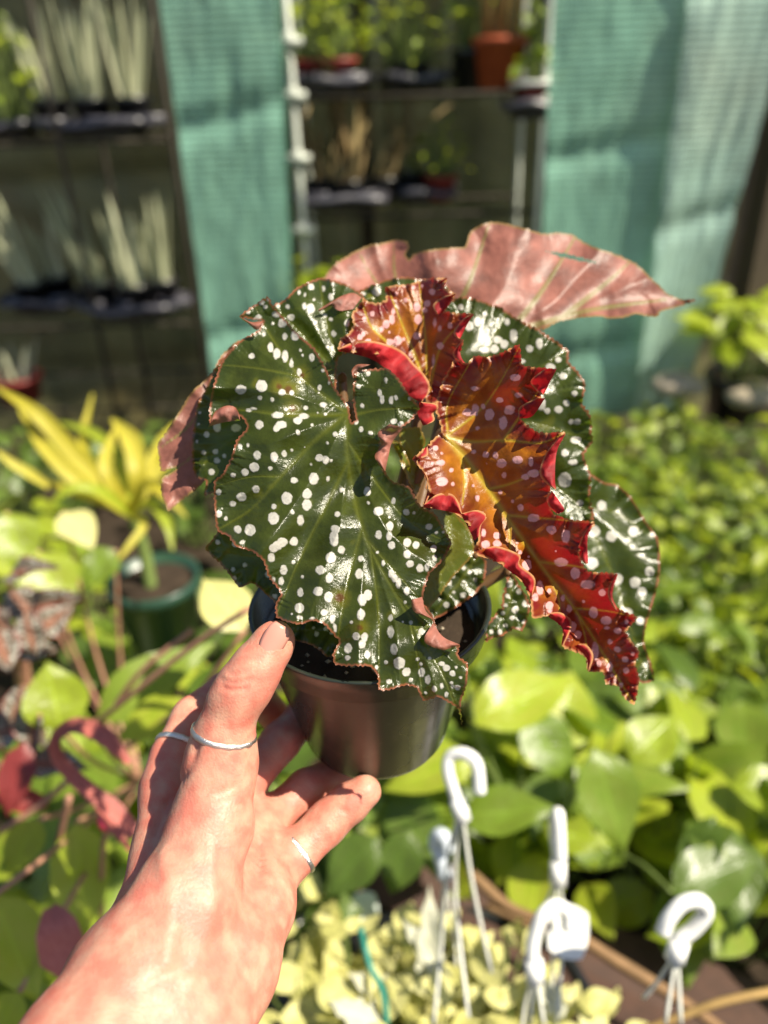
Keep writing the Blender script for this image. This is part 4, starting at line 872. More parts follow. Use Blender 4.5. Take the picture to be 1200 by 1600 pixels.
V2 = [(9, [(700, 683), (725, 715), (760, 760), (800, 820), (850, 890), (910, 970), (990, 1100)]), (5, [(702, 684), (740, 690), (790, 688), (845, 692), (880, 677)]), (4.5, [(722, 718), (726, 755), (722, 790)]), (4, [(762, 765), (800, 755), (850, 735), (862, 745)]),
      (4, [(795, 815), (797, 850), (795, 885)]), (4, [(790, 805), (850, 810), (925, 816)]), (4, [(840, 878), (900, 885), (962, 897)]), (3.5, [(860, 905), (873, 935), (875, 975)]), (3.5, [(700, 680), (760, 630), (812, 542)]), (3.5, [(785, 690), (820, 640), (866, 578)]),
      (3, [(895, 950), (950, 955), (994, 964)]), (3, [(905, 965), (915, 1000), (916, 1045)]), (3, [(700, 680), (700, 630), (735, 565)])]
S2 = cc(640, 640, 5.4545, [(680, 45, 42, 50), (850, 10, 48, 36), (795, 120, 30, 55), (578, 157, 20), (220, 327, 26, 24), (273, 372, 13), (265, 452, 40, 28), (195, 460, 16, 18), (210, 513, 14), (358, 518, 20, 18), (275, 613, 55, 42), (370, 633, 17, 20),
     (545, 362, 22, 19), (650, 383, 28, 30), (732, 390, 25, 35), (785, 458, 46, 42), (920, 430, 48, 38), (1033, 445, 22, 44), (655, 460, 10), (805, 558, 22, 26), (1055, 545, 50, 36), (985, 575, 36, 26), (540, 650, 14), (772, 707, 19), (878, 782, 16),
     (945, 835, 30, 32), (1052, 925, 50, 36), (575, 755, 20, 28), (745, 1075, 34, 32), (745, 1145, 38, 30), (630, 1050, 20, 40), (915, 1137, 12), (650, 1150, 40, 36), (500, 30, 50, 26), (1190, 1020, 30)])
S2 += cc(620, 640, 2.727, [(555, 663, 22, 26), (660, 513, 20), (720, 540, 20, 30), (585, 462, 24, 17), (700, 650, 30, 20), (760, 697, 22, 26), (813, 745, 32, 20), (610, 760, 16, 34), (650, 835, 18, 20), (652, 858, 12, 10), (735, 848, 12, 18), (708, 803, 10, 15),
     (648, 773, 10, 12), (590, 800, 14, 18), (773, 960, 15, 20), (748, 925, 18, 24), (838, 865, 20, 26), (893, 898, 24, 20), (875, 780, 16), (940, 943, 17, 13), (908, 990, 12), (940, 1022, 16, 13), (973, 1065, 16, 13), (845, 1030, 16, 40), (862, 1080, 12, 16),
     (907, 1098, 14, 22), (918, 1132, 9), (977, 1112, 14), (955, 1175, 9, 14), (893, 930, 13, 8), (978, 905, 10), (1005, 1040, 8), (795, 818, 7), (525, 610, 9)])
S2 += cc(500, 330, 2, [(530, 635, 15, 20), (593, 620, 18, 14), (562, 590, 11, 10), (485, 620, 12, 20), (460, 628, 14, 12), (572, 660, 14, 20), (610, 520, 18, 12), (485, 555, 14, 8), (620, 575, 14, 9), (510, 610, 8)])
C2 = [([(661, 793), (690, 797), (721, 804)], [(664, 786), (684, 772), (706, 772), (717, 786), (722, 803)], .006),
      ([(720, 803), (732, 825), (741, 845)], [(722, 802), (745, 797), (761, 806), (752, 820), (750, 836)], .006),
      ([(755, 862), (792, 889), (818, 911), (831, 941)], [(762, 855), (780, 854), (812, 867), (812, 882), (836, 904), (830, 936)], .006),
      ([(856, 963), (878, 981), (877, 1008)], [(862, 957), (876, 957), (892, 968), (891, 985), (881, 1008)], .005),
      (cc(620, 640, 2.727, [(760, 1005), (808, 1060), (812, 1112)]), cc(620, 640, 2.727, [(780, 998), (812, 1005), (838, 1050), (820, 1112)]), .004),
      ([(884, 677), (870, 706), (867, 746), (869, 765)], [(872, 684), (852, 710), (843, 739), (855, 757), (867, 764)], .005),
      ([(869, 776), (882, 796), (873, 803)], [(862, 766), (854, 778), (858, 792), (870, 803)], .004),
      ([(926, 818), (918, 842), (919, 880)], [(918, 826), (910, 838), (902, 866), (915, 882)], .004),
      ([(965, 897), (957, 930), (966, 953)], [(958, 905), (950, 921), (951, 935), (961, 953)], .004),
      ([(870, 576), (862, 592), (850, 616)], [(850, 577), (829, 595), (838, 610), (848, 617)], .006),
      ([(852, 622), (832, 650), (812, 654)], [(838, 622), (812, 636), (810, 652)], .006),
      ([(668, 695), (652, 714), (661, 735), (668, 762), (661, 792)], [(668, 697), (668, 712), (650, 722), (668, 745), (664, 762), (672, 770), (664, 790)], .002),
      (cc(520, 420, 4.615, [(625, 965), (610, 1040), (650, 1130)]), cc(520, 420, 4.615, [(640, 960), (745, 975), (760, 1010), (725, 1040), (735, 1090), (690, 1120)]), .005)]
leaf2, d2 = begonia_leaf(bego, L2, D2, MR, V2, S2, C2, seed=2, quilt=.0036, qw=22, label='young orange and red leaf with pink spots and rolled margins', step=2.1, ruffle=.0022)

# --- upper lobe leaf, orange red
L3 = cc(520, 420, 4.615, [(35, 580), (60, 500), (120, 460), (150, 400), (135, 330), (185, 260), (225, 210), (250, 235), (330, 245), (385, 215), (375, 135), (450, 118), (540, 110), (620, 90), (720, 65), (800, 65), (825, 70), (800, 130), (850, 165), (890, 180),
     (820, 270), (790, 300), (900, 320), (1015, 325), (940, 400), (900, 490), (945, 515), (920, 600), (870, 700), (800, 850), (760, 960), (700, 980), (650, 900), (600, 760), (500, 660), (380, 620), (200, 610), (100, 600)])
D3 = [(530, 545, .331), (570, 470, .342), (650, 440, .350), (692, 436, .345), (740, 490, .327), (722, 560, .328), (690, 620, .333), (668, 560, .348), (600, 520, .340), (570, 545, .334), (660, 625, .334)]
V3 = [(5, [(668, 610), (650, 560), (630, 510), (608, 455)]), (4.5, [(668, 610), (610, 540), (580, 510), (565, 470)]), (4, [(668, 610), (665, 530), (655, 440)]), (4, [(670, 610), (690, 540), (735, 492)])]
S3 = cc(520, 420, 4.615, [(427, 365, 22, 38), (385, 400, 26, 34), (352, 437, 18, 22), (605, 275, 28, 36), (615, 367, 28, 38), (470, 518, 30, 38), (413, 530, 28, 26), (195, 493, 22, 24), (220, 470, 17, 22), (227, 360, 16, 20), (283, 325, 17, 22), (525, 226, 14, 18),
     (512, 508, 10, 14), (605, 485, 28, 30), (680, 250, 26), (665, 298, 22, 18), (717, 165, 24), (580, 135, 16, 18), (458, 178, 11, 14), (645, 125, 12), (518, 122, 22, 12), (437, 310, 14, 24), (255, 522, 22, 20), (735, 393, 14, 36), (770, 430, 16, 22),
     (845, 412, 18, 25), (775, 557, 25, 28), (725, 660, 12, 40), (560, 620, 10, 20)])
q = lambda l: cc(520, 420, 4.615, l)
C3 = [(q([(40, 592), (180, 622), (300, 662), (420, 760), (500, 870), (590, 940), (640, 962)]), q([(35, 576), (150, 530), (290, 522), (430, 560), (520, 610), (585, 685), (650, 750), (698, 830), (690, 900), (640, 965)]), .0055),
      (q([(890, 180), (830, 270), (770, 332)]), q([(870, 180), (790, 205), (722, 262), (745, 325)]), .006), (q([(825, 65), (812, 110), (800, 148)]), q([(815, 62), (765, 85), (728, 140), (760, 155)]), .005),
      (q([(1015, 325), (960, 420), (920, 502)]), q([(1000, 328), (940, 360), (878, 440), (874, 480), (905, 502)]), .005), (q([(945, 512), (918, 600), (950, 675), (1015, 682)]), q([(935, 515), (868, 595), (880, 650), (950, 694), (1018, 670)]), .005)]
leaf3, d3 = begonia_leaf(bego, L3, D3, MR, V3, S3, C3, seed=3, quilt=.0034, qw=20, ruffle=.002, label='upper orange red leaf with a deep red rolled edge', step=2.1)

# --- green leaf behind on the right
L4 = [(700, 470), (722, 464), (742, 466), (780, 479), (811, 499), (840, 514), (868, 532), (887, 546), (890, 566), (904, 582), (915, 601), (910, 630), (922, 650), (926, 690), (912, 711), (924, 745), (921, 776), (928, 812), (880, 822), (800, 780), (740, 700), (690, 600), (680, 520)]
D4 = [(705, 470, .366), (800, 495, .366), (890, 560, .358), (922, 660, .352), (925, 800, .348), (800, 700, .356), (720, 600, .36), (840, 600, .356)]
V4 = [(6, [(700, 650), (760, 550), (790, 490)]), (6, [(710, 660), (820, 590), (885, 548)]), (5, [(715, 670), (830, 660), (922, 690)]), (5, [(720, 680), (840, 740), (925, 805)])]
S4 = cc(500, 330, 2, [(490, 345, 12, 14), (465, 358, 13, 17), (605, 390, 13, 22), (555, 402, 16, 12), (575, 415, 14), (515, 435, 16, 10), (545, 430, 14), (655, 430, 12), (685, 415, 11, 18), (760, 515, 12), (795, 570, 10), (770, 600, 11), (745, 620, 14, 12),
     (710, 625, 10), (805, 658, 10), (785, 658, 9), (765, 755, 12), (790, 785, 16, 10), (765, 840, 22, 25), (812, 912, 12, 10), (745, 465, 10), (800, 715, 18, 12), (720, 490, 16), (690, 600, 16, 24), (585, 345, 9, 12), (515, 322, 8), (440, 300, 10), (630, 470, 12, 8)])
begonia_leaf(bego, L4, D4, MG, V4, S4, seed=4, quilt=.0038, qw=22, step=2.6, serr=1.6, ruffle=.0016)
# --- upper left, behind the front leaf
L5 = [(420, 490), (428, 476), (442, 470), (463, 450), (482, 440), (500, 434), (518, 437), (536, 442), (552, 450), (568, 462), (580, 490), (575, 520), (555, 545), (528, 560), (524, 610), (500, 600), (470, 560), (440, 520)]
D5 = [(425, 482, .345), (500, 436, .354), (568, 465, .350), (540, 560, .336), (480, 540, .340), (520, 500, .340)]
S5 = cc(360, 430, 5.4545, [(690, 100, 28, 30), (793, 112, 15, 26), (855, 187, 22, 32), (875, 75, 14, 20), (628, 265, 18, 34), (685, 285, 36, 46), (725, 405, 20, 25), (635, 165, 14, 20), (585, 148, 14, 18), (712, 205, 14), (405, 260, 22), (490, 268, 20), (830, 610, 20),
     (855, 377, 18, 18), (808, 345, 18), (993, 407, 26, 30), (880, 500, 22, 28), (515, 360, 32), (1000, 340, 12)])
begonia_leaf(bego, L5, D5, MG, [(5, [(535, 580), (510, 500), (500, 438)]), (5, [(535, 580), (560, 520), (566, 465)]), (5, [(535, 590), (470, 520), (430, 480)])], S5, [(cc(360, 430, 5.4545, [(750, 312), (800, 292), (860, 265), (930, 302), (1045, 290)]), cc(360, 430, 5.4545, [(755, 290), (860, 225), (960, 172), (1050, 150), (1120, 190)]), .003)], seed=5, quilt=.004, qw=18, ruffle=.0012, step=2.6)
# strip of a further green leaf at the top
L5b = [(560, 455), (575, 448), (600, 438), (625, 433), (650, 434), (700, 445), (705, 480), (640, 500), (580, 490)]
begonia_leaf(bego, L5b, [(560, 455, .368), (640, 434, .372), (705, 460, .37), (600, 500, .362)], MG, [(5, [(640, 520), (600, 470), (575, 448)])], rand_spots(L5b, 16, 3, 7, 5), seed=15, step=4.5)
# --- left, behind the front leaf
L6 = [(345, 560), (322, 606), (310, 628), (304, 655), (300, 690), (300, 720), (305, 745), (322, 752), (318, 775), (332, 770), (350, 780), (420, 740), (420, 620), (380, 560)]
D6 = [(345, 560, .337), (302, 690, .338), (320, 770, .330), (420, 680, .332)]
S6 = cc(220, 330, 2.222, [(265, 750, 15, 18), (330, 752, 18, 14), (228, 775, 11), (260, 835, 10), (290, 850, 8), (265, 865, 13, 10), (218, 838, 9), (245, 905, 12), (205, 700, 6), (200, 740, 6), (262, 640, 9), (195, 800, 6)])
begonia_leaf(bego, L6, D6, MG, [(5, [(420, 680), (360, 690), (303, 740)])], S6, seed=6, quilt=.003, step=3.8)
# --- pink brown undersides
L7 = [(372, 532), (345, 556), (330, 585), (300, 612), (282, 640), (262, 672), (246, 694), (248, 715), (252, 737), (272, 730), (277, 733), (254, 746), (251, 765), (256, 782), (263, 800), (283, 782), (303, 768), (322, 748), (330, 700), (345, 640), (395, 540)]
D7 = [(372, 532, .358), (300, 612, .352), (246, 700, .346), (263, 800, .338), (330, 680, .345)]
begonia_leaf(bego, L7, D7, MP, [(5, [(380, 560), (300, 660), (250, 700)]), (5, [(380, 580), (310, 700), (275, 732)])], [], seed=7, flip=True, quilt=.003, ruffle=.0012, rfreq=50, step=4, label='pinkish brown underside of a leaf at the side')
L11 = [(1087, 469), (1066, 468), (1042, 458), (1032, 447), (1020, 437), (1003, 420), (985, 407), (955, 395), (925, 385), (912, 378), (896, 367), (872, 363), (850, 365), (822, 357), (790, 349), (765, 347), (750, 352), (735, 362), (729, 378), (727, 386), (700, 387), (665, 391),
       (645, 398), (640, 406), (634, 398), (640, 384), (632, 376), (615, 375), (595, 380), (575, 383), (548, 396), (526, 410), (512, 424), (505, 434), (470, 446), (500, 480), (600, 500), (720, 510), (820, 515), (850, 515), (870, 503), (900, 497), (930, 494), (950, 497), (970, 497),
       (995, 491), (1025, 496), (1034, 486), (1055, 481)]
D11 = [(1087, 469, .405), (1025, 470, .405), (900, 385, .412), (765, 348, .408), (735, 370, .400), (860, 505, .388), (640, 395, .402), (575, 385, .405), (500, 440, .395), (700, 480, .39), (600, 480, .39), (950, 495, .395)]
V11 = [(10, [(720, 530), (820, 512), (920, 485), (1040, 468)]), (8, [(700, 500), (730, 450), (765, 348)]), (8, [(800, 515), (850, 450), (900, 368)]), (7, [(880, 495), (950, 440), (985, 408)]), (5, [(660, 500), (620, 440), (615, 376)]), (4, [(640, 500), (580, 430), (560, 390)])]
HOLE = [(853, 393), (880, 395), (910, 403), (938, 412), (905, 408), (875, 401)]
begonia_leaf(bego, L11, D11, MP, V11, [], seed=8, flip=True, quilt=.008, qw=36, lumk=.7, ruffle=.0014, rfreq=60, step=3.8, hole=HOLE, label='broad pink leaf underside with green veins and a slit')
# --- lower shaded leaves
L8 = [(345, 826), (330, 845), (320, 858), (332, 870), (345, 882), (360, 900), (374, 918), (394, 911), (412, 925), (428, 940), (445, 960), (480, 940), (470, 850), (400, 800)]
begonia_leaf(bego, L8, [(345, 826, .322), (320, 858, .326), (374, 918, .322), (440, 955, .315), (450, 850, .320)], MG, [(5, [(460, 860), (400, 870), (325, 860)])], rand_spots(L8, 16, 3, 6, 3), seed=9, step=4, quilt=.003)
L9 = [(430, 975), (434, 985), (446, 995), (462, 1001), (482, 1006), (498, 1015), (512, 1027), (530, 1026), (560, 1000), (520, 960), (470, 955)]
begonia_leaf(bego, L9, [(430, 975, .318), (520, 1030, .315), (550, 980, .32), (480, 955, .322)], MG, [(4, [(560, 980), (480, 985), (435, 980)])], rand_spots(L9, 10, 3, 5, 4), seed=10, step=4, quilt=.002)
L10 = [(905, 730), (940, 752), (965, 758), (986, 776), (1008, 812), (1029, 845), (1031, 897), (1018, 950), (1006, 1000), (1024, 1061), (998, 1066), (975, 1020), (940, 960), (900, 880), (880, 800)]
begonia_leaf(bego, L10, [(910, 740, .388), (986, 776, .392), (1030, 870, .386), (1010, 1060, .372), (900, 850, .380)], MG, [(6, [(890, 770), (950, 880), (1010, 1055)]), (5, [(900, 790), (960, 800), (1020, 840)])],
             [(928, 830, 10), (955, 838, 9), (990, 830, 9), (900, 885, 10), (965, 905, 9), (992, 910, 9), (980, 958, 9), (1003, 925, 8), (1015, 893, 8), (925, 880, 10), (950, 910, 10), (940, 790, 8), (1000, 970, 7)], seed=12, step=4.5, quilt=.004, label='green leaf hanging low at the back')
L12 = [(796, 893), (812, 915), (828, 942), (824, 965), (817, 985), (800, 983), (790, 991), (781, 996), (770, 996), (759, 1004), (760, 992), (752, 985), (765, 970), (781, 950), (788, 920)]
begonia_leaf(bego, L12, [(796, 893, .345), (828, 942, .343), (756, 1000, .337)], MG, [(4, [(798, 900), (795, 950), (762, 998)])], rand_spots(L12, 14, 3, 6, 6), seed=13, step=3.6, quilt=.002, serr=2)
L13 = [(665, 800), (700, 790), (735, 830), (742, 862), (728, 880), (705, 905), (688, 930), (670, 950), (655, 935), (660, 880)]
begonia_leaf(bego, L13, [(680, 800, .336), (740, 860, .338), (670, 940, .332)], MO, [(4, [(700, 800), (700, 860), (672, 945)])], [], seed=14, step=4, quilt=.002, ruffle=.0003)
L14 = [(735, 860), (760, 875), (757, 905), (745, 925), (720, 945), (690, 962), (672, 968), (668, 940), (700, 900)]
begonia_leaf(bego, L14, [(735, 860, .35), (757, 905, .352), (672, 968, .342)], MG, [(4, [(745, 870), (710, 920), (672, 965)])], rand_spots(L14, 12, 3, 6, 8), seed=16, step=4, quilt=.002)
L15 = [(612, 690), (620, 688), (630, 700), (640, 722), (642, 740), (634, 730), (622, 712)]
begonia_leaf(bego, L15, [(612, 690, .33), (640, 720, .328), (642, 740, .326)], MO, [(3, [(614, 690), (628, 712), (641, 738)])], [], seed=17, step=3, quilt=.001, serr=.2)
L16 = [(625, 672), (655, 668), (665, 690), (655, 715), (662, 740), (650, 775), (625, 720)]
begonia_leaf(bego, L16, [(625, 672, .336), (665, 700, .338), (650, 775, .335)], MO, [(4, [(628, 675), (648, 720), (652, 770)])], [], seed=18, step=4, quilt=.002, ruffle=.0003)

# stalks from the leaf bases down into the pot, and the short thick stem they rise from
pot_c = POT_TOP
root = pot_c + Vector((0, 0, -.018))
def stalk(px, py, d, rad=.0026, bend=.03, dx=0):
    a = P(px, py, d); m = (a + root) / 2 + Vector((dx, .01, bend)); r0 = root + Vector((dx * .3, 0, 0))
    pts = crv([a, a * .75 + m * .25 + Vector((0, .004, 0)), m * .6 + r0 * .4, r0], 5)
    MBs = MB(); MBs.tube([Vector(p) for p in pts], [rad * (.8 + .5 * i / len(pts)) for i in range(len(pts))], 8); MBs.build('stalk', M['petiole'], bego)
stalk(543, 640, .321); stalk(700, 682, .330); stalk(668, 612, .343, dx=.005); stalk(705, 665, .362, bend=.02); stalk(535, 590, .341, dx=-.006); stalk(420, 680, .334, dx=-.01); stalk(395, 560, .352, dx=-.02)
stalk(720, 520, .392, dx=.012, bend=.015); stalk(470, 860, .322, dx=-.012, bend=.005); stalk(890, 775, .388, dx=.03); stalk(560, 985, .322, bend=.0); stalk(797, 897, .345, dx=.02, bend=.0); stalk(705, 795, .337, bend=.0); stalk(748, 868, .35, bend=0)
rb = MB(); rb.tube([root + Vector((-.03, .004, -.002)), root + Vector((-.01, 0, .006)), root + Vector((.014, .004, .004)), root + Vector((.03, .0, -.004))], [.004, .007, .007, .004], 8); rb.build('rootstock', M['petiole'], bego)

# --- the pot it grows in
potg = empty('nursery_pot', POT_TOP + Vector((0, 0, -.077)))
tag(potg, 'glossy dark green nursery pot held in the hand, half hidden by leaves', 'pot')
tn = NT('pot_gloss'); nz = tn.noise(25, 3, tn.n('ShaderNodeTexCoord').outputs['Object'])
pp = tn.principled(Base_Color=tn.mix(tn.ramp(tn.noise(140, 5, tn.n('ShaderNodeTexCoord').outputs['Object'], .7), .56, .8, 0, .6), tn.mix(nz, (.009, .014, .010), (.022, .028, .020)), (.10, .085, .06)), Roughness=tn.ramp(nz, .3, .7, .2, .42)); pp.inputs['Specular IOR Level'].default_value = .6
M['pot_gloss'] = tn.done(pp.outputs[0])
PR = .0535
w = MB(); w.lathe([(.0, -.077), (.029, -.077), (.0325, -.075), (.0345, -.0715), (.0485, -.013), (.0488, -.0125), (.0485, -.0115), (.0470, -.0115), (.0335, -.073), (0, -.0735)], 64, POT_TOP); w.build('wall', M['pot_gloss'], potg)
w = MB(); w.lathe([(.0489, -.0118), (.0515, -.0112), (.0532, -.0005), (.0535, .0004), (.0528, .0009), (.0512, .0), (.0496, -.0108), (.0478, -.0112)], 64, POT_TOP); w.build('rim', M['pot_gloss'], potg)
s_ = MB(); K = 40; n0 = 0
s_.v.append(POT_TOP + Vector((0, 0, -.014)))
for i in range(1, 9):
    for j in range(K):
        a = 2 * math.pi * j / K; r_ = .0465 * i / 8
        s_.v.append(POT_TOP + Vector((r_ * math.cos(a), r_ * math.sin(a), -.014 + .004 * noise.noise(Vector((r_ * 160 * math.cos(a), r_ * 160 * math.sin(a), 0))))))
for j in range(K): s_.face(0, 1 + j, 1 + (j + 1) % K)
for i in range(7):
    for j in range(K): s_.face(1 + i * K + j, 1 + (i + 1) * K + j, 1 + (i + 1) * K + (j + 1) % K, 1 + i * K + (j + 1) % K)
tag(s_.build('soil', M['soil'], potg), kind='stuff')

pb = MB(); g = random.Random(3)
for k in range(70):
    a = g.uniform(0, 6.283); r_ = .045 * math.sqrt(g.random()); c = POT_TOP + Vector((r_ * math.cos(a), r_ * math.sin(a), -.0125)); q_ = g.uniform(.0006, .0016); n0 = len(pb.v)
    for v in ((1, 0, 0), (-1, 0, 0), (0, 1, 0), (0, -1, 0), (0, 0, 1), (0, 0, -1)): pb.v.append(c + Vector(v) * q_ * g.uniform(.6, 1.3))
    for f in ((0, 2, 4), (2, 1, 4), (1, 3, 4), (3, 0, 4), (2, 0, 5), (1, 2, 5), (3, 1, 5), (0, 3, 5)): pb.face(*[n0 + x for x in f])
tag(pb.build('perlite', M['stone'], potg, False), kind='stuff')
# ------------------------------------------------------------------ the hand: one continuous surface from a blended distance field
def hand_mesh():
    def J(l): return [(np.array(P(x, y, d)), r * d / F_PX) for x, y, d, r in l]
    palm = [J([(345, 1192, .303, 50), (330, 1290, .296, 62), (285, 1420, .280, 82), (225, 1530, .266, 105), (140, 1660, .245, 118), (-60, 1960, .205, 140)]),
            J([(262, 1232, .330, 38), (262, 1330, .318, 52), (240, 1440, .296, 62), (190, 1530, .275, 84)]),
            J([(330, 1240, .335, 40), (330, 1360, .318, 60), (300, 1480, .290, 80), (260, 1580, .266, 98)]),
            J([(395, 1290, .338, 40), (375, 1400, .312, 62), (335, 1510, .286, 80), (270, 1620, .262, 98)]),
            J([(428, 1352, .328, 36), (405, 1420, .306, 50), (360, 1510, .284, 66), (285, 1620, .262, 95), (180, 1760, .236, 115)])]
    fingers = [
        J([(345, 1192, .303, 50), (352, 1140, .3015, 43), (366, 1096, .3005, 41.5), (382, 1072, .3003, 42.5), (402, 1042, .3015, 39), (424, 1010, .3035, 33), (431, 1000, .3045, 30)]),      # thumb
        J([(258, 1235, .330, 36), (270, 1180, .338, 33), (300, 1120, .352, 30), (350, 1080, .368, 28), (400, 1085, .384, 26), (430, 1120, .395, 25)]),   # index, behind
        J([(340, 1250, .336, 36), (398, 1205, .352, 31), (440, 1158, .366, 30), (475, 1118, .380, 28), (500, 1090, .388, 25)]),
        J([(395, 1300, .338, 36), (430, 1272, .348, 30), (480, 1233, .360, 31), (520, 1212, .372, 28), (548, 1200, .380, 25)]),
        J([(430, 1360, .327, 36), (462, 1335, .331, 33), (512, 1285, .340, 32.5), (545, 1256, .343, 30), (570, 1236, .344, 26)])]
    pts = np.array([p for ch in palm + fingers for p, r in ch]); lo = pts.min(0) - .035; hi = pts.max(0) + .035
    h = .00125; n = np.ceil((hi - lo) / h).astype(int)
    # keep the forearm outside the picture short
    xs = [lo[i] + h * np.arange(n[i]) for i in range(3)]
    X = np.stack(np.meshgrid(*xs, indexing='ij'), -1).reshape(-1, 3).astype(np.float32)
    def cone(a, ra, b, rb):
        ab = (b - a).astype(np.float32); L = float(ab @ ab)
        t = np.clip(((X - a.astype(np.float32)) @ ab) / L, 0, 1); t = t.astype(np.float32)
        e = X - (a.astype(np.float32) + t[:, None] * ab)
        return np.sqrt((e ** 2).sum(1)) - (ra + (rb - ra) * t)
    def smin(a, b, k):
        hh = np.clip(.5 + .5 * (b - a) / k, 0, 1); return b + (a - b) * hh - k * hh * (1 - hh)
    def chain(ch, k=.003):
        d = None
        for (a, ra), (b, rb) in zip(ch[:-1], ch[1:]):
            c = cone(a, ra, b, rb); d = c if d is None else smin(d, c, k)
        return d
    pd = None
    for ch in palm:
        c = chain(ch, .006); pd = c if pd is None else smin(pd, c, .010)
    tot = None
    for i, ch in enumerate(fingers):
        c = smin(pd, chain(ch), .007 if i else .010); tot = c if tot is None else np.minimum(tot, c)
    D = tot.reshape(n)
    # naive surface nets
    S = D < 0; corners = [(i, j, k) for i in (0, 1) for j in (0, 1) for k in (0, 1)]
    def sh(A, c): return A[c[0]:A.shape[0] - 1 + c[0], c[1]:A.shape[1] - 1 + c[1], c[2]:A.shape[2] - 1 + c[2]]
    cnt = sum(sh(S, c).astype(np.int8) for c in corners); act = (cnt > 0) & (cnt < 8)
    idx = np.full(act.shape, -1, np.int64); idx[act] = np.arange(act.sum())
    acc = np.zeros((act.sum(), 3)); wt = np.zeros(act.sum()); cell = np.argwhere(act)
    vals = {c: sh(D, c)[act] for c in corners}
    for c in corners:
        for ax in range(3):
            if c[ax] == 0:
                e = list(c); e[ax] = 1; e = tuple(e); a, b = vals[c], vals[e]; m = (a < 0) != (b < 0)
                t = np.where(m, a / np.where(m, a - b, 1), 0); p = np.tile(np.array(c, float), (len(a), 1)); p[:, ax] += t
                acc[m] += p[m]; wt[m] += 1
    V = lo + h * (cell + acc / wt[:, None]); Fc = []
    for ax in range(3):
        o1, o2 = [(1, 2), (2, 0), (0, 1)][ax]
        a = S[tuple(slice(0, -1) if i == ax else slice(1, -1) for i in range(3))]; b = S[tuple(slice(1, None) if i == ax else slice(1, -1) for i in range(3))]
        for flip, m in ((False, a & ~b), (True, ~a & b)):
            g = np.argwhere(m); g[:, o1] += 1; g[:, o2] += 1
            def gi(d1, d2):
                t = g.copy(); t[:, o1] -= d1; t[:, o2] -= d2; return idx[t[:, 0], t[:, 1], t[:, 2]]
            q = np.stack([gi(1, 1), gi(0, 1), gi(0, 0), gi(1, 0)], 1); q = q[(q >= 0).all(1)]
            Fc.append(q[:, ::-1] if flip else q)
    Fc = np.vstack(Fc)
    # relax, then press in creases and raise tendons
    E = np.vstack([Fc[:, [0, 1]], Fc[:, [1, 2]], Fc[:, [2, 3]], Fc[:, [3, 0]]])
    for _ in range(5):
        s = np.zeros_like(V); c = np.zeros(len(V))
        np.add.at(s, E[:, 0], V[E[:, 1]]); np.add.at(c, E[:, 0], 1); np.add.at(s, E[:, 1], V[E[:, 0]]); np.add.at(c, E[:, 1], 1)
        V = V * .45 + .55 * s / c[:, None]
    return V, Fc
HV, HF = hand_mesh()
def vnormals(V, Fc):
    fn = np.cross(V[Fc[:, 2]] - V[Fc[:, 0]], V[Fc[:, 3]] - V[Fc[:, 1]]); N = np.zeros_like(V)
    for k in range(4): np.add.at(N, Fc[:, k], fn)
    return N / (np.linalg.norm(N, axis=1)[:, None] + 1e-12)
HN = vnormals(HV, HF)
def crease(pts, width, depth):       # a skin fold pressed into the surface along a 3-D line
    global HV
    pl = [np.array(P(*p)) for p in pts]; pl = np.array(crv(pl, 8)); best = np.full(len(HV), 1.)
    for p in pl: best = np.minimum(best, np.linalg.norm(HV - p, axis=1))
    HV = HV - HN * (depth * np.exp(-(best / width) ** 2))[:, None]
def on_hand(px, py):                 # nearest hand vertex under a pixel
    loc = (HV - CN) @ CR; d = -loc[:, 2]; u = 600 + loc[:, 0] / d * F_PX; v = 800 - loc[:, 1] / d * F_PX
    m = np.hypot(u - px, v - py) < 7
    if not m.any(): return None
    return float(d[m].min())
def hc(pts, w_, dep):
    l = [(x, y, on_hand(x, y)) for x, y in pts]; l = [p for p in l if p[2]]
    if len(l) > 1: crease(l, w_, dep)
hc([(338, 1058), (352, 1064), (372, 1067), (388, 1062)], .0010, .0011); hc([(342, 1072), (362, 1078), (384, 1075)], .0009, .0010); hc([(350, 1048), (368, 1054), (384, 1050)], .0008, .0008)
hc([(395, 1160), (398, 1200), (404, 1250), (407, 1310), (408, 1375)], .0016, .0015)
hc([(392, 1210), (372, 1228), (345, 1240)], .0014, .0008); hc([(388, 1224), (368, 1244), (345, 1256)], .0012, .0005)
hc([(304, 1165), (285, 1210), (262, 1255), (240, 1300)], .0022, .0016)
hc([(225, 1545), (265, 1520), (310, 1512), (350, 1520)], .0016, .0006); hc([(250, 1330), (262, 1380), (268, 1440), (262, 1500)], .0030, -.0011); hc([(330, 1330), (335, 1390), (325, 1460), (300, 1530)], .0028, -.0008)
hc([(470, 1310), (480, 1322), (492, 1330)], .0010, .0006); hc([(520, 1250), (530, 1262), (542, 1270)], .0009, .0006)
hc([(436, 1300), (440, 1330), (438, 1370), (425, 1420)], .0020, .0012)
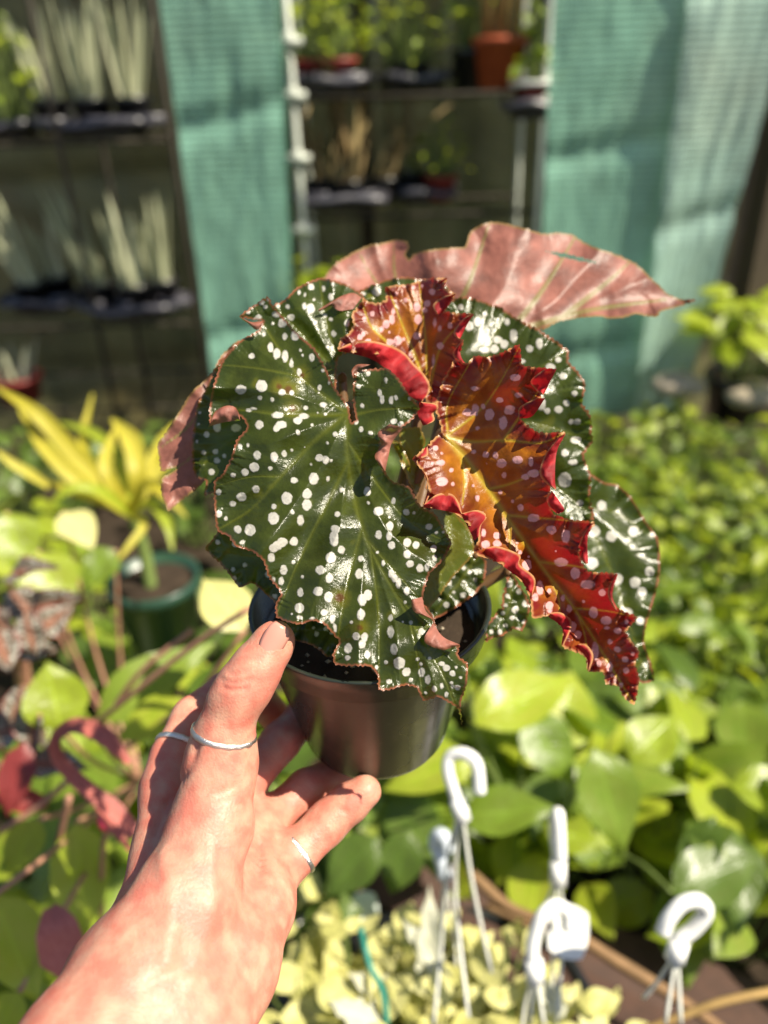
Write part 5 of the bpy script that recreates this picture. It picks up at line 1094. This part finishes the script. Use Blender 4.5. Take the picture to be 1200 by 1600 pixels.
# pores and soft unevenness
HV = HV + HN * np.array([noise.noise(Vector(v * 90)) * .0004 + noise.noise(Vector(v * 260)) * .0001 for v in HV])[:, None]
t = NT('skin'); tc = t.n('ShaderNodeTexCoord').outputs['Object']
n1 = t.noise(120, 2, tc, .5); n2 = t.noise(210, 3, tc, .6); n3 = t.noise(900, 3, tc); n4 = t.noise(22, 2, tc)
b = t.mix(t.ramp(n1, .36, .66), (.52, .165, .115), (.54, .29, .20)); b = t.mix(t.math('MULTIPLY', t.ramp(n2, .5, .75), .55), b, (.55, .16, .11)); b = t.mix(t.math('MULTIPLY', t.ramp(n4, .45, .7), .45), b, (.53, .18, .135))  # reddish skin mottling, which also paints in the dappled light on the wrist
sk = t.principled(Base_Color=b, Roughness=t.ramp(n3, .3, .7, .42, .58)); sk.inputs['Subsurface Weight'].default_value = .35; sk.inputs['Subsurface Radius'].default_value = (1, .35, .2); sk.inputs['Subsurface Scale'].default_value = .004
sk.inputs['Specular IOR Level'].default_value = .4
vo = t.n('ShaderNodeTexVoronoi', feature='DISTANCE_TO_EDGE'); vo.inputs['Scale'].default_value = 620; t.l(tc, vo.inputs['Vector'])
t.l(t.bump(t.math('ADD', t.math('MULTIPLY', vo.outputs['Distance'], .6), n3), .28, .0007), sk.inputs['Normal']); M['skin'] = t.done(sk.outputs[0])
tn = NT('nail'); pn = tn.principled(Base_Color=(.52, .235, .18, 1), Roughness=.3); M['nail'] = tn.done(pn.outputs[0])
me = bpy.data.meshes.new('person'); me.from_pydata([tuple(v) for v in HV], [], [tuple(f) for f in HF.tolist()]); me.polygons.foreach_set('use_smooth', [True] * len(HF)); me.materials.append(M['skin']); me.update()
person = link('person', me); tag(person, 'bare hand and wrist gripping the dark pot, rings on thumb and fingers', 'person')
# thumbnail: a curved plate set into the thumb tip
def nail(c, along, across, L, Wd, lift=.0007):
    m = MB(); K, Nn = 9, 11; c = np.array(c)
    al = np.array(along); al = al / np.linalg.norm(al); ac = np.array(across); ac = ac - al * (ac @ al); ac /= np.linalg.norm(ac); nn = np.cross(ac, al)
    if nn @ (CN - c) < 0: nn = -nn
    for i in range(Nn):
        u = i / (Nn - 1) * 2 - 1
        hw = Wd / 2 * (1 - .25 * max(0, -u) ** 2.5 - .35 * max(0, u) ** 4)
        for j in range(K):
            s = j / (K - 1) * 2 - 1
            p = c + al * (u * L / 2) + ac * (s * hw); dd = np.linalg.norm(HV - p, axis=1)
            p = p + nn * (lift - (s ** 2) * Wd * .17 - max(0, u) ** 2 * L * .05)
            m.v.append(tuple(p))
    for i in range(Nn - 1):
        for j in range(K - 1): m.face(i * K + j, i * K + j + 1, (i + 1) * K + j + 1, (i + 1) * K + j)
    o = m.build('nail', M['nail'], person); sm = o.modifiers.new('thick', 'SOLIDIFY'); sm.thickness = .0006; sm.offset = 0
    return o
tip = P(429, 1000, on_hand(429, 1000)); nail(tip, P(441, 973, .304) - P(405, 1035, .301), P(450, 1018, .306) - P(395, 990, .304), .0125, .0092, .0002)
# rings
def ring(name, label, pts_c, axis, rad, tube_r, ell=1.0, side=(0, 0, 1)):
    m = MB(); c = Vector(pts_c); ax = Vector(axis).normalized(); a = (Vector(side) - ax * Vector(side).dot(ax)).normalized(); b_ = ax.cross(a); K, T = 48, 8
    for i in range(K):
        w_ = 2 * math.pi * i / K; r_ = a * math.cos(w_) * ell + b_ * math.sin(w_)
        for j in range(T):
            q_ = 2 * math.pi * j / T; m.v.append(c + r_ * (rad + tube_r * .7 * math.cos(q_)) + ax * tube_r * 1.5 * math.sin(q_) + r_ * .00012 * math.sin(i * 2.1))
    for i in range(K):
        for j in range(T): m.face(i * T + j, i * T + (j + 1) % T, ((i + 1) % K) * T + (j + 1) % T, ((i + 1) % K) * T + j)
    return tag(m.build(name, M['silver']), label, 'ring', 'silver rings on the hand')
def rr(px, d): return px * d / F_PX
ring('finger_ring', 'thin silver band with fine texture around the thumb', P(350, 1146, .3018), P(366, 1096, .3005) - P(345, 1192, .303), rr(49.5, .302), .0009)
ring('finger_ring', 'silver band on the index finger seen behind the thumb', P(278, 1165, .341), P(300, 1120, .352) - P(262, 1215, .332), rr(34.5, .341), .0009)
ring('finger_ring', 'plain silver band at the base of the little finger', P(466, 1331, .3317), P(512, 1285, .340) - P(430, 1360, .327), rr(35.5, .3317), .0008)
